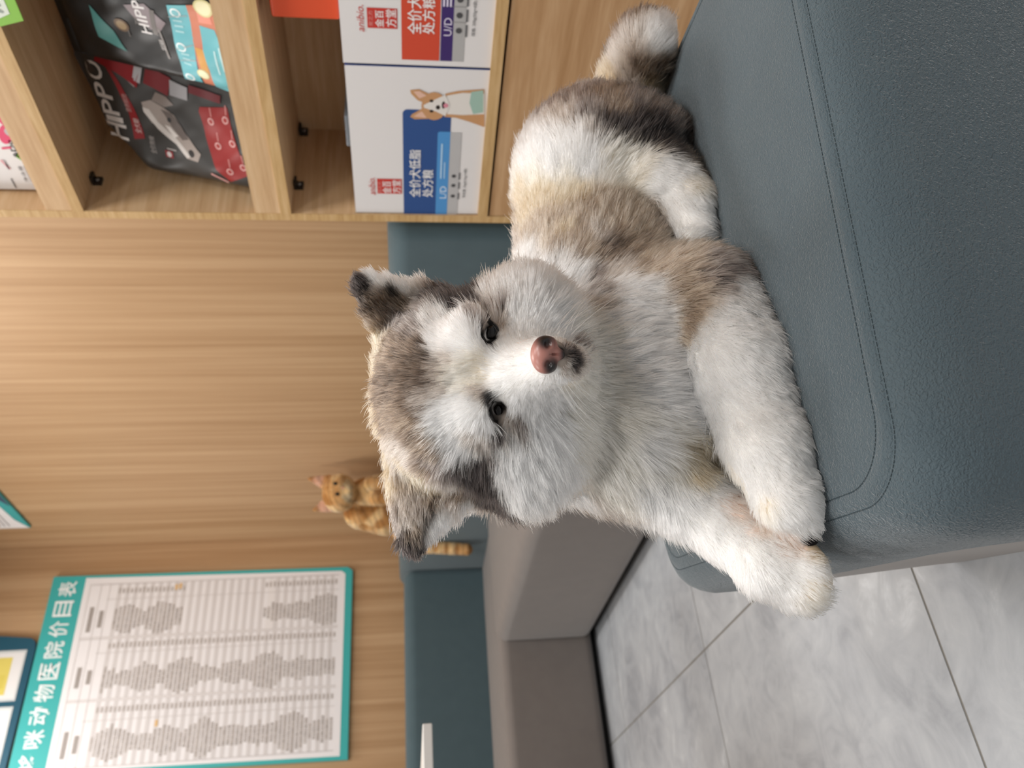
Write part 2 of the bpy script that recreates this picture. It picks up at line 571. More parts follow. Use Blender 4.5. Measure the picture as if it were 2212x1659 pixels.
F1.text('anibio.', (0.0647, 0.2640, 0.1212, 0.2812), ARED, 0.001, 0.0, 0.3)
F1.text('全价犬低脂', (0.0577, 0.1511, 0.2094, 0.1796), AW, 0.0012, 0.008)
F1.text('处方粮', (0.0584, 0.1195, 0.1485, 0.1473), AW, 0.0012, 0.008)
F1.text('L/D', (0.0545, 0.0859, 0.0952, 0.1024), 'dcecfa', 0.0012)
F1.rect((0.1210, 0.0994, 0.2294, 0.1028), 'bcdcf4', 0.0012)
F1.rect((0.1212, 0.0917, 0.1730, 0.0940), 'bcdcf4', 0.0012)
for y in (380, 400, 423):
    a, b = (0.0629, 0.0688), (0.1293, 0.0715)
    u = a[0] + (b[0] - a[0]) * (423 - y) / 43
    F1.ell(u, a[1], 0.0055, 0.0055, INK, 0.001)
    F1.rect((u - 0.011, a[1] - 0.016, u + 0.011, a[1] - 0.012), '6a6a6c', 0.001)
F1.text('净含量: 2kg(0.5kg×4袋)', (0.0573, 0.0354, 0.1539, 0.0448), INK, 0.001)
CT, CW, CD = 'c49468', 'e2ddd7', '2a211d'
F1.poly([(0.3858, 0.0107), (0.3786, 0.0689), (0.3702, 0.0978), (0.3072, 0.0979), (0.3055, 0.0709), (0.2961, 0.0413), (0.2815, 0.0032)], CT, 0.0009)
F1.poly([(0.3736, 0.0098), (0.3742, 0.0582), (0.3654, 0.0945), (0.3151, 0.0917), (0.3139, 0.0552), (0.3182, 0.0058)], CW, 0.0011)
F1.poly([(0.3833, 0.0126), (0.3773, 0.0395), (0.3475, 0.0420), (0.3173, 0.0317), (0.3232, 0.0083)], '9fbdb0', 0.0012)
F1.poly([(0.3688, 0.1352), (0.3801, 0.1571), (0.3769, 0.1767), (0.3673, 0.1746), (0.3506, 0.1600), (0.3437, 0.1432)], CT, 0.0010)
F1.poly([(0.3637, 0.1393), (0.3753, 0.1560), (0.3735, 0.1694), (0.3557, 0.1559)], 'e0b7a2', 0.0013)
F1.poly([(0.3188, 0.1323), (0.3284, 0.1494), (0.3123, 0.1726), (0.3044, 0.1769), (0.2983, 0.1662), (0.3007, 0.1342)], CT, 0.0010)
F1.poly([(0.3135, 0.1386), (0.3207, 0.1514), (0.3060, 0.1694), (0.3031, 0.1406)], 'e0b7a2', 0.0013)
cu, cv_ = (0.3357, 0.1221)
F1.ell(cu, cv_, 0.038, 0.029, CT, 0.0014)
F1.poly([(0.3386, 0.1463), (0.3545, 0.1204), (0.3677, 0.0977), (0.3408, 0.0862), (0.3098, 0.0958), (0.3219, 0.1175), (0.3311, 0.1452)], CW, 0.0016)
for p in ((0.3505, 0.1287), (0.3228, 0.1281)):
    F1.ell(*p, 0.0038, 0.0045, CD, 0.0018)
F1.ell(*(0.3335, 0.1135), 0.006, 0.005, CD, 0.0018)
F1.ell(*(0.3403, 0.1010), 0.010, 0.004, CD, 0.0018)
F1.ell(*(0.3392, 0.0957), 0.006, 0.0055, 'd98a9b', 0.0020)
mb.build('front_print', b1)

b2 = carton((1.72, 0.87, 0.6045), 1.585, 0.655, 0.6045, 1.096, 1.86, 0.924, 'b5352b', 'white dog food carton with red panel and purple stripe, beneath the orange box', 'dog food cartons')
mb = MB()
F2c = Face(mb, (1.5850, 1.0860, 0.6045), (0.0000, -1.0000, 0.0000), (0.0000, 0.0000, 1.0000), (-1.0000, 0.0000, 0.0000))
F2c.rect((0.003, (0.0791, 0.1139, 0.1000, 0.1943)[1], 0.40, (0.0791, 0.1139, 0.1000, 0.1943)[3]), 'cf4a30', 0.0004)
F2c.rect((0.003, (0.0817, 0.0860, 0.1026, 0.1120)[1], 0.40, (0.0817, 0.0860, 0.1026, 0.1120)[3]), '3c2768', 0.0004)
F2c.rect((0.003, (0.0829, 0.0609, 0.1038, 0.0860)[1], 0.40, (0.0829, 0.0609, 0.1038, 0.0860)[3]), 'b0afae', 0.0004)
F2c.rect((0.0744, 0.2027, 0.1196, 0.2641), ARED, 0.0006)
F2c.text('金百', (0.0772, 0.2302, 0.1143, 0.2481), AW, 0.001, 0.006)
F2c.text('方堂', (0.0784, 0.2046, 0.1175, 0.2264), AW, 0.001, 0.006)
F2c.text('宠之方', (0.0785, 0.2528, 0.1134, 0.2613), 'e59a94', 0.001)
F2c.text('anibio.', (0.0670, 0.2706, 0.1264, 0.2856), ARED, 0.001, 0.0, 0.3)
F2c.text('全价犬泌尿', (lambda b: (b[0], b[1], b[0] + (b[2] - b[0]) * 2.62, b[3]))((0.0648, 0.1523, 0.1188, 0.1819)), AW, 0.0012, 0.008)
F2c.text('处方粮', (lambda b: (b[0], b[1], b[0] + (b[2] - b[0]) * 1.55, b[3]))((0.0661, 0.1246, 0.1202, 0.1514)), AW, 0.0012, 0.008)
F2c.text('U/D', (0.0637, 0.0896, 0.1047, 0.1060), 'e3dcf0', 0.0012)
for k in range(3):
    b = (0.1292, 0.0916, 0.1422, 0.1066)
    F2c.rect((b[0], b[1] + 0.007 * k, b[2] + 0.02, b[1] + 0.007 * k + 0.0035), 'e3dcf0', 0.0012)
for y in (66, 33, 0):
    a, b = (0.0765, 0.0746), (0.1110, 0.0762)
    u = a[0] + (b[0] - a[0]) * (66 - y) / 33
    F2c.ell(u, a[1], 0.0065, 0.0065, INK, 0.001)
    F2c.rect((u - 0.014, a[1] - 0.018, u + 0.014, a[1] - 0.014), '6a6a6c', 0.001)
    F2c.rect((u + 0.0185, a[1] - 0.016, u + 0.0195, a[1] + 0.016), '8c8b8b', 0.001)
F2c.text('规格: 200g(50g×4袋)', (lambda b: (b[0], b[1], b[2], b[3]))((0.0652, 0.0384, 0.1449, 0.0480)), INK, 0.001)
mb.build('front_print', b2)

MB().rbox((1.60, 0.68, 0.925), (1.84, 1.008, 1.063), 0.006, paint('d9512e', 0.4), 3).build('gift_box')
tag(bpy.data.objects['gift_box'], 'plain orange box lying on the red-panelled carton', 'box')
MB().rbox((1.61, 1.255, 0.9222), (1.76, 1.345, 0.934), 0.005, paint('6a7076', 0.15), 4).build('plastic_tray')
tag(bpy.data.objects['plastic_tray'], 'small clear grey plastic tray on top of the blue-panelled carton', 'tray')

# ---- the bags: a pillow-shaped pouch whose front carries its print
def pouch(name, label, loc, frame, outline, thick, bulge, h, seedk):
    O, eu, ev, n = frame
    ph = [(seedk * 1.3 + k) * 2.1 for k in range(6)]
    vmax = max(p[0] for p in outline)
    def span(v):
        for (v0, a0, b0), (v1, a1, b1) in zip(outline, outline[1:]):
            if v <= v1:
                k = max(0, (v - v0) / (v1 - v0))
                return a0 + (a1 - a0) * k, b0 + (b1 - b0) * k
        return outline[-1][1:]
    def warp(u, v):
        a, b = span(v)
        s = min(1, max(0, (u - a) / (b - a)))
        r = min(1, max(0, v / vmax))
        body = (max(0, 1 - (2 * s - 1) ** 4) * max(0, 1 - (2 * r - 0.9) ** 4)) ** 0.5
        wr = 0.0030 * math.sin(24 * u + 15 * v + ph[0] + 1.5 * math.sin(9 * v)) + 0.0016 * math.sin(-41 * u + 30 * v + ph[1]) + 0.0007 * math.sin(80 * u + 66 * v + ph[2])
        edge = max(0, 1 - 5 * min(s, 1 - s, r * 1.2)) ** 2
        return bulge * body + wr * (0.35 + 0.9 * body) * (1 + 1.0 * edge)
    t = thing(name, label, 'bag', loc)
    mb = MB()
    fc = Face(mb, O, eu, ev, n, warp)
    nu, nv = 44, 54
    mat = paint(h, 0.34, 0.4)
    fr, bk = [], []
    for j in range(nv + 1):
        v = vmax * j / nv
        a, b = span(v)
        for i in range(nu + 1):
            u = a + (b - a) * i / nu
            p = fc.at(u, v, 0)
            fr.append(p)
            s, r = i / nu, j / nv
            body = (max(0, 1 - (2 * s - 1) ** 4) * max(0, 1 - (2 * r - 0.9) ** 4)) ** 0.5
            bk.append(fc.O + fc.eu * u + fc.ev * v - fc.n * (thick * body + 0.0008))
    W = nu + 1
    q = [(j * W + i, j * W + i + 1, (j + 1) * W + i + 1, (j + 1) * W + i) for j in range(nv) for i in range(nu)]
    mb.add(fr, q, mat, True)
    o = len(fr)
    mb.add(bk, [f[::-1] for f in q], mat, True)
    rim = [i for i in range(W)] + [j * W + nu for j in range(1, nv + 1)] + [nv * W + i for i in range(nu - 1, -1, -1)] + [j * W for j in range(nv - 1, 0, -1)]
    allv = fr + bk
    mb.add([allv[i] for i in rim] + [allv[o + i] for i in rim], [(k, (k + 1) % len(rim), len(rim) + (k + 1) % len(rim), len(rim) + k) for k in range(len(rim))], mat, True)
    mb.build('pouch', t)
    pm = MB()
    return t, pm, Face(pm, O, eu, ev, n, warp)

def strip(fc, a, b, w0, w1, h, lift=0.0014, n=16, bow=0.0, **kw):
    """a printed band from a to b, bowed sideways"""
    (ua, va), (ub, vb) = a, b
    L = math.hypot(ub - ua, vb - va)
    nx, ny = -(vb - va) / L, (ub - ua) / L
    vs = []
    for i in range(n + 1):
        k = i / n
        u, v = ua + (ub - ua) * k + nx * bow * 4 * k * (1 - k), va + (vb - va) * k + ny * bow * 4 * k * (1 - k)
        w = (w0 + (w1 - w0) * k) / 2
        vs += [fc.at(u - nx * w, v - ny * w, lift), fc.at(u + nx * w, v + ny * w, lift)]
    fc.mb.add(vs, [(2 * i, 2 * i + 2, 2 * i + 3, 2 * i + 1) for i in range(n)], paint(h, **kw), True)

GK = dict(rough=0.36, spec=0.4)
gb, pm, fc = pouch('pet_food_bag', 'crumpled dark grey pet food bag with white lettering and a printed dog', (1.70, 1.34, 1.111), ((1.6120, 1.5000, 1.1110), (0.3000, -0.9539, 0.0000), (0.2720, 0.0000, 0.9623), (-0.9180, -0.2887, 0.2594)),
                   [(0.0, 0.0, 0.35), (0.25, -0.002, 0.36), (0.34, -0.006, 0.36), (0.372, 0.035, 0.36), (0.432, 0.088, 0.35), (0.455, 0.175, 0.345), (0.475, 0.25, 0.34)], 0.05, 0.022, '3d3b39', 1)
for ch, b in zip('HIPPO', ((0.0651, 0.3745, 0.1049, 0.4295), (0.1080, 0.3800, 0.1214, 0.4247), (0.1250, 0.3855, 0.1611, 0.4298), (0.1642, 0.3915, 0.2017, 0.4377), (0.2086, 0.4006, 0.2519, 0.4510))):
    fc.text(ch, b, 'e6dfda', 0.0016, 0.012, 0.0, **GK)
hu, hv = (0.2328, 0.4336)
fc.ell(hu - 0.007, hv + 0.004, 0.009, 0.008, '463f3c', 0.0022, **GK)
fc.ell(hu + 0.007, hv + 0.004, 0.009, 0.008, '463f3c', 0.0022, **GK)
fc.poly([(hu - 0.014, hv), (hu + 0.014, hv), (hu, hv - 0.016)], '463f3c', 0.0022, **GK)
fc.text('卫仕', (0.0868, 0.4156, 0.1103, 0.4331), '9b938f', 0.0016, 0.0, **GK)
strip(fc, (0.0781, 0.3441), (0.2506, 0.3863), 0.030, 0.008, '8f2226', 0.0014, bow=-0.012, **GK)
fc.text('全犬期', (0.0926, 0.3348, 0.1293, 0.3508), 'e0c9c4', 0.0022, 0.0, **GK)
fc.text('营养鲜肉', (0.1434, 0.3490, 0.1884, 0.3636), 'c99f9a', 0.0022, 0.0, **GK)
fc.text('全价狗粮', (0.0488, 0.3033, 0.0927, 0.3183), 'b9b2ae', 0.0018, 0.0, **GK)
fc.rect((0.0457, 0.2611, 0.0634, 0.2810), '9d2f36', 0.0016, **GK)
fc.ell(*(0.0546, 0.2711), 0.007, 0.006, 'dcd5d2', 0.0022, **GK)
fc.rect((0.0669, 0.2498, 0.0707, 0.2746), 'b9b2ae', 0.0016, **GK)
# the printed dog's head
fc.poly([(0.1563, 0.3135), (0.1768, 0.3168), (0.1868, 0.2919), (0.1761, 0.2672), (0.1586, 0.2407), (0.1168, 0.2163), (0.0750, 0.1839), (0.0512, 0.1956), (0.0550, 0.2221), (0.0863, 0.2458), (0.1140, 0.2742), (0.1296, 0.3012)], 'a79a92', 0.0016, **GK)
fc.poly([(0.1538, 0.3150), (0.1654, 0.3159), (0.1628, 0.2996), (0.1342, 0.2839), (0.1014, 0.2418), (0.0639, 0.2115), (0.0550, 0.2221), (0.0863, 0.2458), (0.1170, 0.2883)], 'd8d0ca', 0.0019, **GK)
fc.poly([(0.1871, 0.2895), (0.2094, 0.2751), (0.2035, 0.2501), (0.1847, 0.2356), (0.1747, 0.2603)], '8a7d76', 0.0017, **GK)
fc.poly([(0.1688, 0.2704), (0.1624, 0.2474), (0.1370, 0.2263), (0.1055, 0.2113), (0.1009, 0.2274), (0.1314, 0.2507)], '6b5f59', 0.0020, **GK)
fc.poly([(0.1316, 0.2674), (0.1287, 0.2534), (0.1094, 0.2362), (0.1032, 0.2464)], 'e6ded8', 0.0022, **GK)
fc.ell(*(0.1452, 0.2540), 0.006, 0.005, '1d1817', 0.0024, **GK)
fc.ell(*(0.0717, 0.2084), 0.010, 0.007, '2a2321', 0.0024, **GK)
fc.poly([(0.1835, 0.1725), (0.1955, 0.1680), (0.2062, 0.1011), (0.0383, 0.0713), (0.0110, 0.1216), (0.0424, 0.1500), (0.1235, 0.1655)], '96211f', 0.0016, **GK)
for x, y in ((476, 270), (512, 258), (496, 312), (524, 300), (506, 356), (536, 345)):
    pass
for p in ((0.1638, 0.1459), (0.1756, 0.1076), (0.1058, 0.1359), (0.1206, 0.0968), (0.0421, 0.1160), (0.0594, 0.0811)):
    fc.ell(*p, 0.009, 0.008, 'dcaaa6', 0.0022, **GK)
    fc.ell(p[0], p[1], 0.0055, 0.005, 'a63a36', 0.0026, **GK)
    fc.rect((p[0] + 0.012, p[1] - 0.004, p[0] + 0.035, p[1] - 0.001), 'c9827e', 0.0022, **GK)
strip(fc, (0.0277, 0.1658), (0.0075, 0.1279), 0.006, 0.006, 'd29a96', 0.0024, **GK)
strip(fc, (0.2668, 0.3884), (0.2136, 0.3238), 0.004, 0.004, 'b8b2b0', 0.002, **GK)
pm.build('front_print', gb)
pm2 = MB()
fr2 = Face(pm2, fc.O, fc.eu, fc.ev, fc.n, fc.warp)
strip(fr2, (0.2732, 0.4082), (0.2344, 0.3094), 0.040, 0.050, '8e1620', 0.0034, bow=0.006, **GK)
strip(fr2, (0.2512, 0.2899), (0.2302, 0.2344), 0.052, 0.050, '7d1a22', 0.0034, **GK)
strip(fr2, (0.2557, 0.3159), (0.2491, 0.2983), 0.055, 0.055, 'b9b7ba', 0.0038, **GK)
strip(fr2, (0.2303, 0.2333), (0.2219, 0.1924), 0.040, 0.034, 'a9a7aa', 0.0038, **GK)
strip(fr2, (0.2360, 0.1865), (0.2226, 0.1139), 0.020, 0.020, '6d1c22', 0.0038, **GK)
pm2.build('gusset', gb, label='folded red gusset with pale stripes')

kb, pm, fc = pouch('pet_food_bag', 'glossy black pet food bag with turquoise panels and a printed salmon', (1.69, 1.02, 1.111), ((1.6020, 1.1900, 1.1110), (0.0000, -1.0000, 0.0000), (0.2800, 0.0000, 0.9600), (-0.9600, 0.0000, 0.2800)),
                   [(0.0, -0.008, 0.40), (0.19, -0.005, 0.405), (0.285, -0.004, 0.41), (0.376, -0.002, 0.41), (0.436, 0.003, 0.40)], 0.045, 0.018, '0c0b0b', 4)
fc.poly([(0.1425, 0.3444), (0.0647, 0.3494), (0.0422, 0.2909), (0.0893, 0.3082)], '4f8f8a', 0.0016, **GK)
fc.ell(*(0.1087, 0.2837), 0.016, 0.016, '6e5236', 0.0018, **GK)
fc.ell(*(0.1087, 0.2837), 0.011, 0.011, 'a58a62', 0.0022, **GK)
fc.rect((0.0834, 0.2701, 0.1134, 0.2734), '5a5450', 0.0018, **GK)
b = (0.1022, 0.2156, 0.1271, 0.2396)
fc.text('HIPPO', (b[0], b[1], b[0] + (b[2] - b[0]) * 4.4, b[3]), 'e8e4e2', 0.0018, 0.012, **GK)
b = (0.1203, 0.2382, 0.1405, 0.2469)
fc.text('卫仕', (b[0], b[1], b[2], b[3]), '9b938f', 0.0018, **GK)
strip(fc, (0.1030, 0.2081), (0.1632, 0.2012), 0.010, 0.010, '6f6965', 0.0018, **GK)
fc.text('全价猫粮', (0.0664, 0.1953, 0.0922, 0.2074), 'd8d2ce', 0.0018, **GK)
strip(fc, (0.0462, 0.1946), (0.1224, 0.1979), 0.005, 0.004, '8a8480', 0.0018, **GK)
b0, b1_ = (0.0008, 0.1044, 0.1918, 0.1694), (-0.0016, 0.1098, 0.1898, 0.1836)
fc.poly([(0.1651, 0.2587), (0.1746, 0.2141), (0.1373, 0.1778), (0.1093, 0.1993), (0.1224, 0.2265), (0.1408, 0.2477)], '8d8083', 0.0014, **GK)
TQ = '66b3bc'
fc.poly([(0.1812, 0.1647), (0.1907, 0.1210), (-0.0019, 0.1313), (-0.0021, 0.1723), (0.0964, 0.1697)], TQ, 0.0016, **GK)
fc.poly([(0.1907, 0.1210), (0.2022, 0.0675), (0.1094, 0.0643), (-0.0080, 0.0766), (-0.0034, 0.1273), (0.1062, 0.1263)], 'c9795c', 0.0016, **GK)
fc.poly([(0.1825, 0.1032), (0.1845, 0.0751), (0.1563, 0.0730), (0.1537, 0.1036)], 'e08e78', 0.0019, **GK)
fc.poly([(0.0934, 0.1250), (0.0896, 0.1032), (0.0332, 0.1025), (0.0407, 0.1200)], 'd49a4e', 0.0019, **GK)
fc.poly([(0.1474, 0.1040), (0.1452, 0.0713), (0.0719, 0.0592), (-0.0183, 0.0688), (-0.0095, 0.1027), (0.0453, 0.1000), (0.0886, 0.1075)], TQ, 0.0021, **GK)
for p, r in (((0.1903, 0.0857), 0.020), ((0.0293, 0.1192), 0.014)):
    fc.ell(*p, r, r, 'd9d19a', 0.0024, **GK)
    fc.ell(*p, r * 0.8, r * 0.8, 'ece6bd', 0.0027, **GK)
for p in ((0.1661, 0.1506), (0.0863, 0.1566), (0.0086, 0.1569)):
    fc.ell(*p, 0.011, 0.011, 'eaf4f4', 0.0021, **GK)
    fc.ell(p[0], p[1], 0.007, 0.0075, '7fbfc6', 0.0024, **GK)
for a, b_ in (((0.1327, 0.1608), (0.1360, 0.1458)), ((0.0563, 0.1606), (0.0551, 0.1462))):
    for k in range(3):
        u = a[0] - 0.012 + 0.012 * k
        fc.rect((u, b_[1] - 0.004, u + 0.004, a[1]), 'a9d4d8', 0.0021, **GK)
for a, b_ in (((0.1629, 0.1275), (0.1542, 0.1676)), ((0.0971, 0.1283), (0.0788, 0.1698)), ((0.0616, 0.1280), (0.0500, 0.1684))):
    strip(fc, a, b_, 0.0022, 0.0022, '9dabac', 0.0023, **GK)
for k in range(3):
    a, b_ = (0.0946, 0.0816), (0.0389, 0.0781)
    strip(fc, (a[0] + 0.01 * k, a[1] - 0.012 * k), (b_[0] + 0.01 * k, b_[1] - 0.012 * k), 0.004, 0.004, 'b9dde0', 0.0026, **GK)
pm.build('front_print', kb)

# ---- things in the uppermost visible compartment
wb = carton((1.72, 1.40, 1.6125), 1.64, 1.20, 1.6125, 1.526, 1.84, 1.86, 'e6e0df', 'white carton with pink ribbon print and black letters, behind the upper shelf lip', 'cartons on the upper shelf')
mb = MB()
fb = Face(mb, (1.6400, 1.5200, 1.6140), (0.0000, -1.0000, 0.0000), (0.0000, 0.0000, 1.0000), (-1.0000, 0.0000, 0.0000))
fb.text('&Do', (0.0952, 0.0952, 0.1480, 0.1077), '2b2a2a', 0.001, 0.012)
fb.poly([(0.0982, 0.1041), (0.0816, 0.0915), (0.0961, 0.0778), (0.1237, 0.0864)], '7cb03c', 0.001)
fb.ell(*(0.1707, 0.0912), 0.012, 0.010, 'b9b4b6', 0.0014)
strip(fb, (0.1225, 0.1258), (0.1259, 0.1040), 0.006, 0.006, 'd9486f', 0.0012)
strip(fb, (0.0873, 0.1414), (0.0590, 0.1313), 0.006, 0.006, 'dfa8ac', 0.0012)
strip(fb, (0.0874, 0.1351), (0.0589, 0.1334), 0.003, 0.003, 'b9b4b6', 0.0012)
fb.text('净含量', (0.0197, 0.1026, 0.0700, 0.1112), '7a7777', 0.0012)
fb.rect((-0.0006, 0.1384, 0.0296, 0.1416), '7a7777', 0.0012)
for k in range(3):
    a, b_ = (0.0199, 0.1075), (0.0501, 0.0839)
    fb.rect((a[0], b_[1] + 0.006 * k, b_[0] + 0.02, b_[1] + 0.006 * k + 0.0025), 'b9b4b4', 0.0012)
mb.build('front_print', wb)
mb = MB()
fb = Face(mb, (1.6400, 1.5200, 1.6140), (0.0000, -1.0000, 0.0000), (0.0000, 0.0000, 1.0000), (-1.0000, 0.0000, 0.0000))
fb.ell(*(0.1637, 0.1019), 0.030, 0.014, 'd9486f', 0.001, -0.4)
fb.ell(*(0.2008, 0.0858), 0.026, 0.015, 'd9486f', 0.001, 0.6)
mb.build('ribbon_print', wb)

# a green-bordered price card hooked over the shelf edge
lc = thing('shelf_card', 'green and white label card hanging over the shelf edge at the frame corner', 'sign', (1.572, 0.92, 1.54))
mb = MB()
fl_ = Face(mb, (1.5720, 1.0300, 1.5400), (0.0000, -1.0000, 0.0000), (0.0000, 0.0000, 1.0000), (-1.0000, 0.0000, 0.0000))
P_ = [(-0.004, 0.044), (0.010, -0.002), (0.20, -0.002), (0.20, 0.16), (-0.004, 0.16)]
fr = [fl_.at(u, v, 0) for u, v in P_]
bk = [fl_.at(u, v, -0.0025) for u, v in P_]
mb.add(fr + bk, [(0, 1, 2, 3, 4), (9, 8, 7, 6, 5)] + [(i, i + 5, (i + 1) % 5 + 5, (i + 1) % 5) for i in range(5)], paint('86bd45', 0.4))
mb.build('card', lc)
mb = MB()
fl_ = Face(mb, (1.5720, 1.0300, 1.5400), (0.0000, -1.0000, 0.0000), (0.0000, 0.0000, 1.0000), (-1.0000, 0.0000, 0.0000))
fl_.poly([(0.008, 0.052), (0.024, 0.018), (0.188, 0.018), (0.188, 0.15), (0.008, 0.15)], 'dfe6d8', 0.0006)
for k in range(4):
    fl_.ell(0.030 + 0.014 * k, 0.034, 0.004, 0.007, '9aa59a', 0.001, -0.5)
fl_.ell(0.07, 0.085, 0.03, 0.024, '6fae3c', 0.001)
mb.build('front_print', lc)

# ------------------------------------------------------------------ notices on the walls
po = thing('price_poster', 'large price list poster with turquoise title band and fine grey table', 'poster', (1.25, 4.33, 1.10))
mb = MB()
O_ = (0.752, 4.330, 1.10)
def slab(mb, O, eu, ev, n, pts, depth, h):
    f = Face(mb, O, eu, ev, n)
    a = [f.at(u, v, 0) for u, v in pts]
    b = [f.at(u, v, -depth) for u, v in pts]
    k = len(pts)
    mb.add(a + b, [tuple(range(k)), tuple(range(2 * k - 1, k - 1, -1))] + [(i, i + k, (i + 1) % k + k, (i + 1) % k) for i in range(k)], paint(h, 0.4))
slab(mb, (0.7520, 4.3300, 1.1000), (1.0000, 0.0000, 0.0000), (0.0000, 0.0000, 1.0000), (0.0000, -1.0000, 0.0000), [(0.012, 0.0), (0.968, 0.0), (0.988, 0.025), (1.0, 1.54), (0.03, 1.54)], 0.018, '3fb0ae')
mb.build('panel', po)
mb = MB()
f = Face(mb, (0.7520, 4.3300, 1.1000), (1.0000, 0.0000, 0.0000), (0.0000, 0.0000, 1.0000), (0.0000, -1.0000, 0.0000))
f.poly([(0.030, 0.038), (0.950, 0.038), (0.966, 0.058), (0.985, 1.376), (0.048, 1.376)], 'f0edee', 0.0008)
mb.build('paper', po)
mb = MB()
f = Face(mb, (0.7520, 4.3300, 1.1000), (1.0000, 0.0000, 0.0000), (0.0000, 0.0000, 1.0000), (0.0000, -1.0000, 0.0000))
for k, ch in enumerate('哆咪动物医院价目表'):
    f.text(ch, (0.052 + 0.1045 * k, 1.412, 0.052 + 0.1045 * k + 0.082, 1.502), 'f6fbfb', 0.0014, 0.012)
mb.build('title', po)
mb = MB()
f = Face(mb, (0.7520, 4.3300, 1.1000), (1.0000, 0.0000, 0.0000), (0.0000, 0.0000, 1.0000), (0.0000, -1.0000, 0.0000))
NR = 56
for r in range(NR):
    v = 1.205 - r * (1.205 - 0.075) / NR
    if r % 2 == 0:
        f.rect((0.055, v - 0.0195, 0.945, v), 'd9d4d3', 0.0012)
for u0, w in ((0.352, 0.012), (0.655, 0.012), (0.055, 0.004), (0.943, 0.004)):
    f.rect((u0, 0.07, u0 + w, 1.345), 'e3dedd', 0.0016)
    f.rect((u0, 0.07, u0 + 0.0014, 1.345), 'bdb6b3', 0.0018)
    f.rect((u0 + w - 0.0014, 0.07, u0 + w, 1.345), 'bdb6b3', 0.0018)
for u0 in (0.262, 0.585, 0.862):
    f.rect((u0, 0.07, u0 + 0.0022, 1.255), 'c4bdb9', 0.0016)
for v in (1.345, 1.29, 1.245):
    f.rect((0.055, v, 0.945, v + 0.002), 'c4bdb9', 0.0018)
f.rect((0.66, 0.40, 0.94, 0.438), 'ebe7e6', 0.0015)
mb.build('table_grid', po)
mb = MB()
f = Face(mb, (0.7520, 4.3300, 1.1000), (1.0000, 0.0000, 0.0000), (0.0000, 0.0000, 1.0000), (0.0000, -1.0000, 0.0000))
for u, w in ((0.16, 0.12), (0.47, 0.10), (0.76, 0.13)):
    f.rect((u - w / 2, 1.305, u + w / 2, 1.325), 'a59d98', 0.0020)
    f.rect((u - w / 3, 1.255, u + w / 3, 1.275), 'a59d98', 0.0020)
wid = lambda r, k: 0.045 + 0.085 * abs(math.sin(r * 0.31 + k * 2.1) * math.cos(r * 0.137 + k)) + random.uniform(-0.012, 0.012)
for k, (cu, cp, hi_) in enumerate(((0.155, 0.31, 0.19), (0.455, 0.62, 0.21), (0.755, 0.905, 0.19))):
    for r in range(NR):
        if k == 2 and (16 < r < 37):
            continue
        v = 1.201 - r * (1.205 - 0.075) / NR
        w = min(hi_, wid(r, k) * 1.35)
        u = cu - w / 2
        while u < cu + w / 2:
            g_ = random.uniform(0.006, 0.011)
            f.rect((u, v - 0.0125, u + g_, v), ('b3aaa4', 'a79e98', 'bfb7b1')[random.randrange(3)], 0.0020)
            u += g_ + 0.0022
        f.rect((cp - 0.012, v - 0.011, cp + 0.012 + random.uniform(0, 0.006), v - 0.001), 'b9b1ac', 0.0020)
for u, v in ((0.90, 0.905), (0.905, 0.885), (0.22, 0.905)):
    f.rect((u, v, u + 0.03, v + 0.014), 'e3bd86', 0.0023)
mb.build('table_text', po)

bd = thing('notice_board', 'dark teal rounded board with yellow cards, above the price poster', 'board', (0.9, 4.33, 2.655))
mb = MB()
R_ = 0.045
pts = [(-0.30, 0.005), (0.82 - R_, -0.008)]
pts += [(0.835 - R_ + R_ * math.sin(math.radians(a)), -0.006 + R_ - R_ * math.cos(math.radians(a))) for a in range(10, 91, 16)]
pts += [(0.855, 0.215), (-0.30, 0.215)]
slab(mb, (0.6000, 4.3300, 2.6550), (1.0000, 0.0000, 0.0000), (0.0000, 0.0000, 1.0000), (0.0000, -1.0000, 0.0000), pts, 0.016, '1f5368')
mb.build('panel', bd)
for (u0, u1), (c1, c2) in zip(((0.53, 0.775), (0.245, 0.505), (-0.04, 0.215)), (('e0cf6a', 'd9c75e'), ('d5d3a2', 'cfcd9a'), ('d5d3a2', 'cfcd9a'))):
    mb = MB()
    f = Face(mb, (0.6000, 4.3300, 2.6550), (1.0000, 0.0000, 0.0000), (0.0000, 0.0000, 1.0000), (0.0000, -1.0000, 0.0000))
    f.rect((u0, 0.028, u1, 0.21), 'cdd2d2', 0.0015)
    f.rect((u0 + 0.012, 0.036, u1 - 0.012, 0.21), 'e9e7e6', 0.0022)
    f.rect((u0 + 0.03, 0.085, u1 - 0.035, 0.21), c1, 0.0028)
    f.rect((u0 + 0.06, 0.10, u1 - 0.12, 0.125), c2, 0.0032)
    mb.build('card', bd)
rp = thing('wall_notice', 'white notice with turquoise lower border, high on the wood wall right of the corner', 'poster', (1.917, 3.8, 2.70))
mb = MB()
slab(mb, (1.9170, 4.0750, 2.7000), (0.0000, -1.0000, 0.0000), (0.0000, 0.0000, 1.0000), (-1.0000, 0.0000, 0.0000), [(0.0, 0.0), (0.55, 0.0), (0.55, 0.17), (0.0, 0.17)], 0.010, '3fa9aa')
mb.build('panel', rp)
mb = MB()
f = Face(mb, (1.9170, 4.0750, 2.7000), (0.0000, -1.0000, 0.0000), (0.0000, 0.0000, 1.0000), (-1.0000, 0.0000, 0.0000))
f.poly([(0.003, 0.004), (0.10, 0.040), (0.30, 0.055), (0.547, 0.06), (0.547, 0.17), (0.003, 0.17)], 'f0edee', 0.0012)
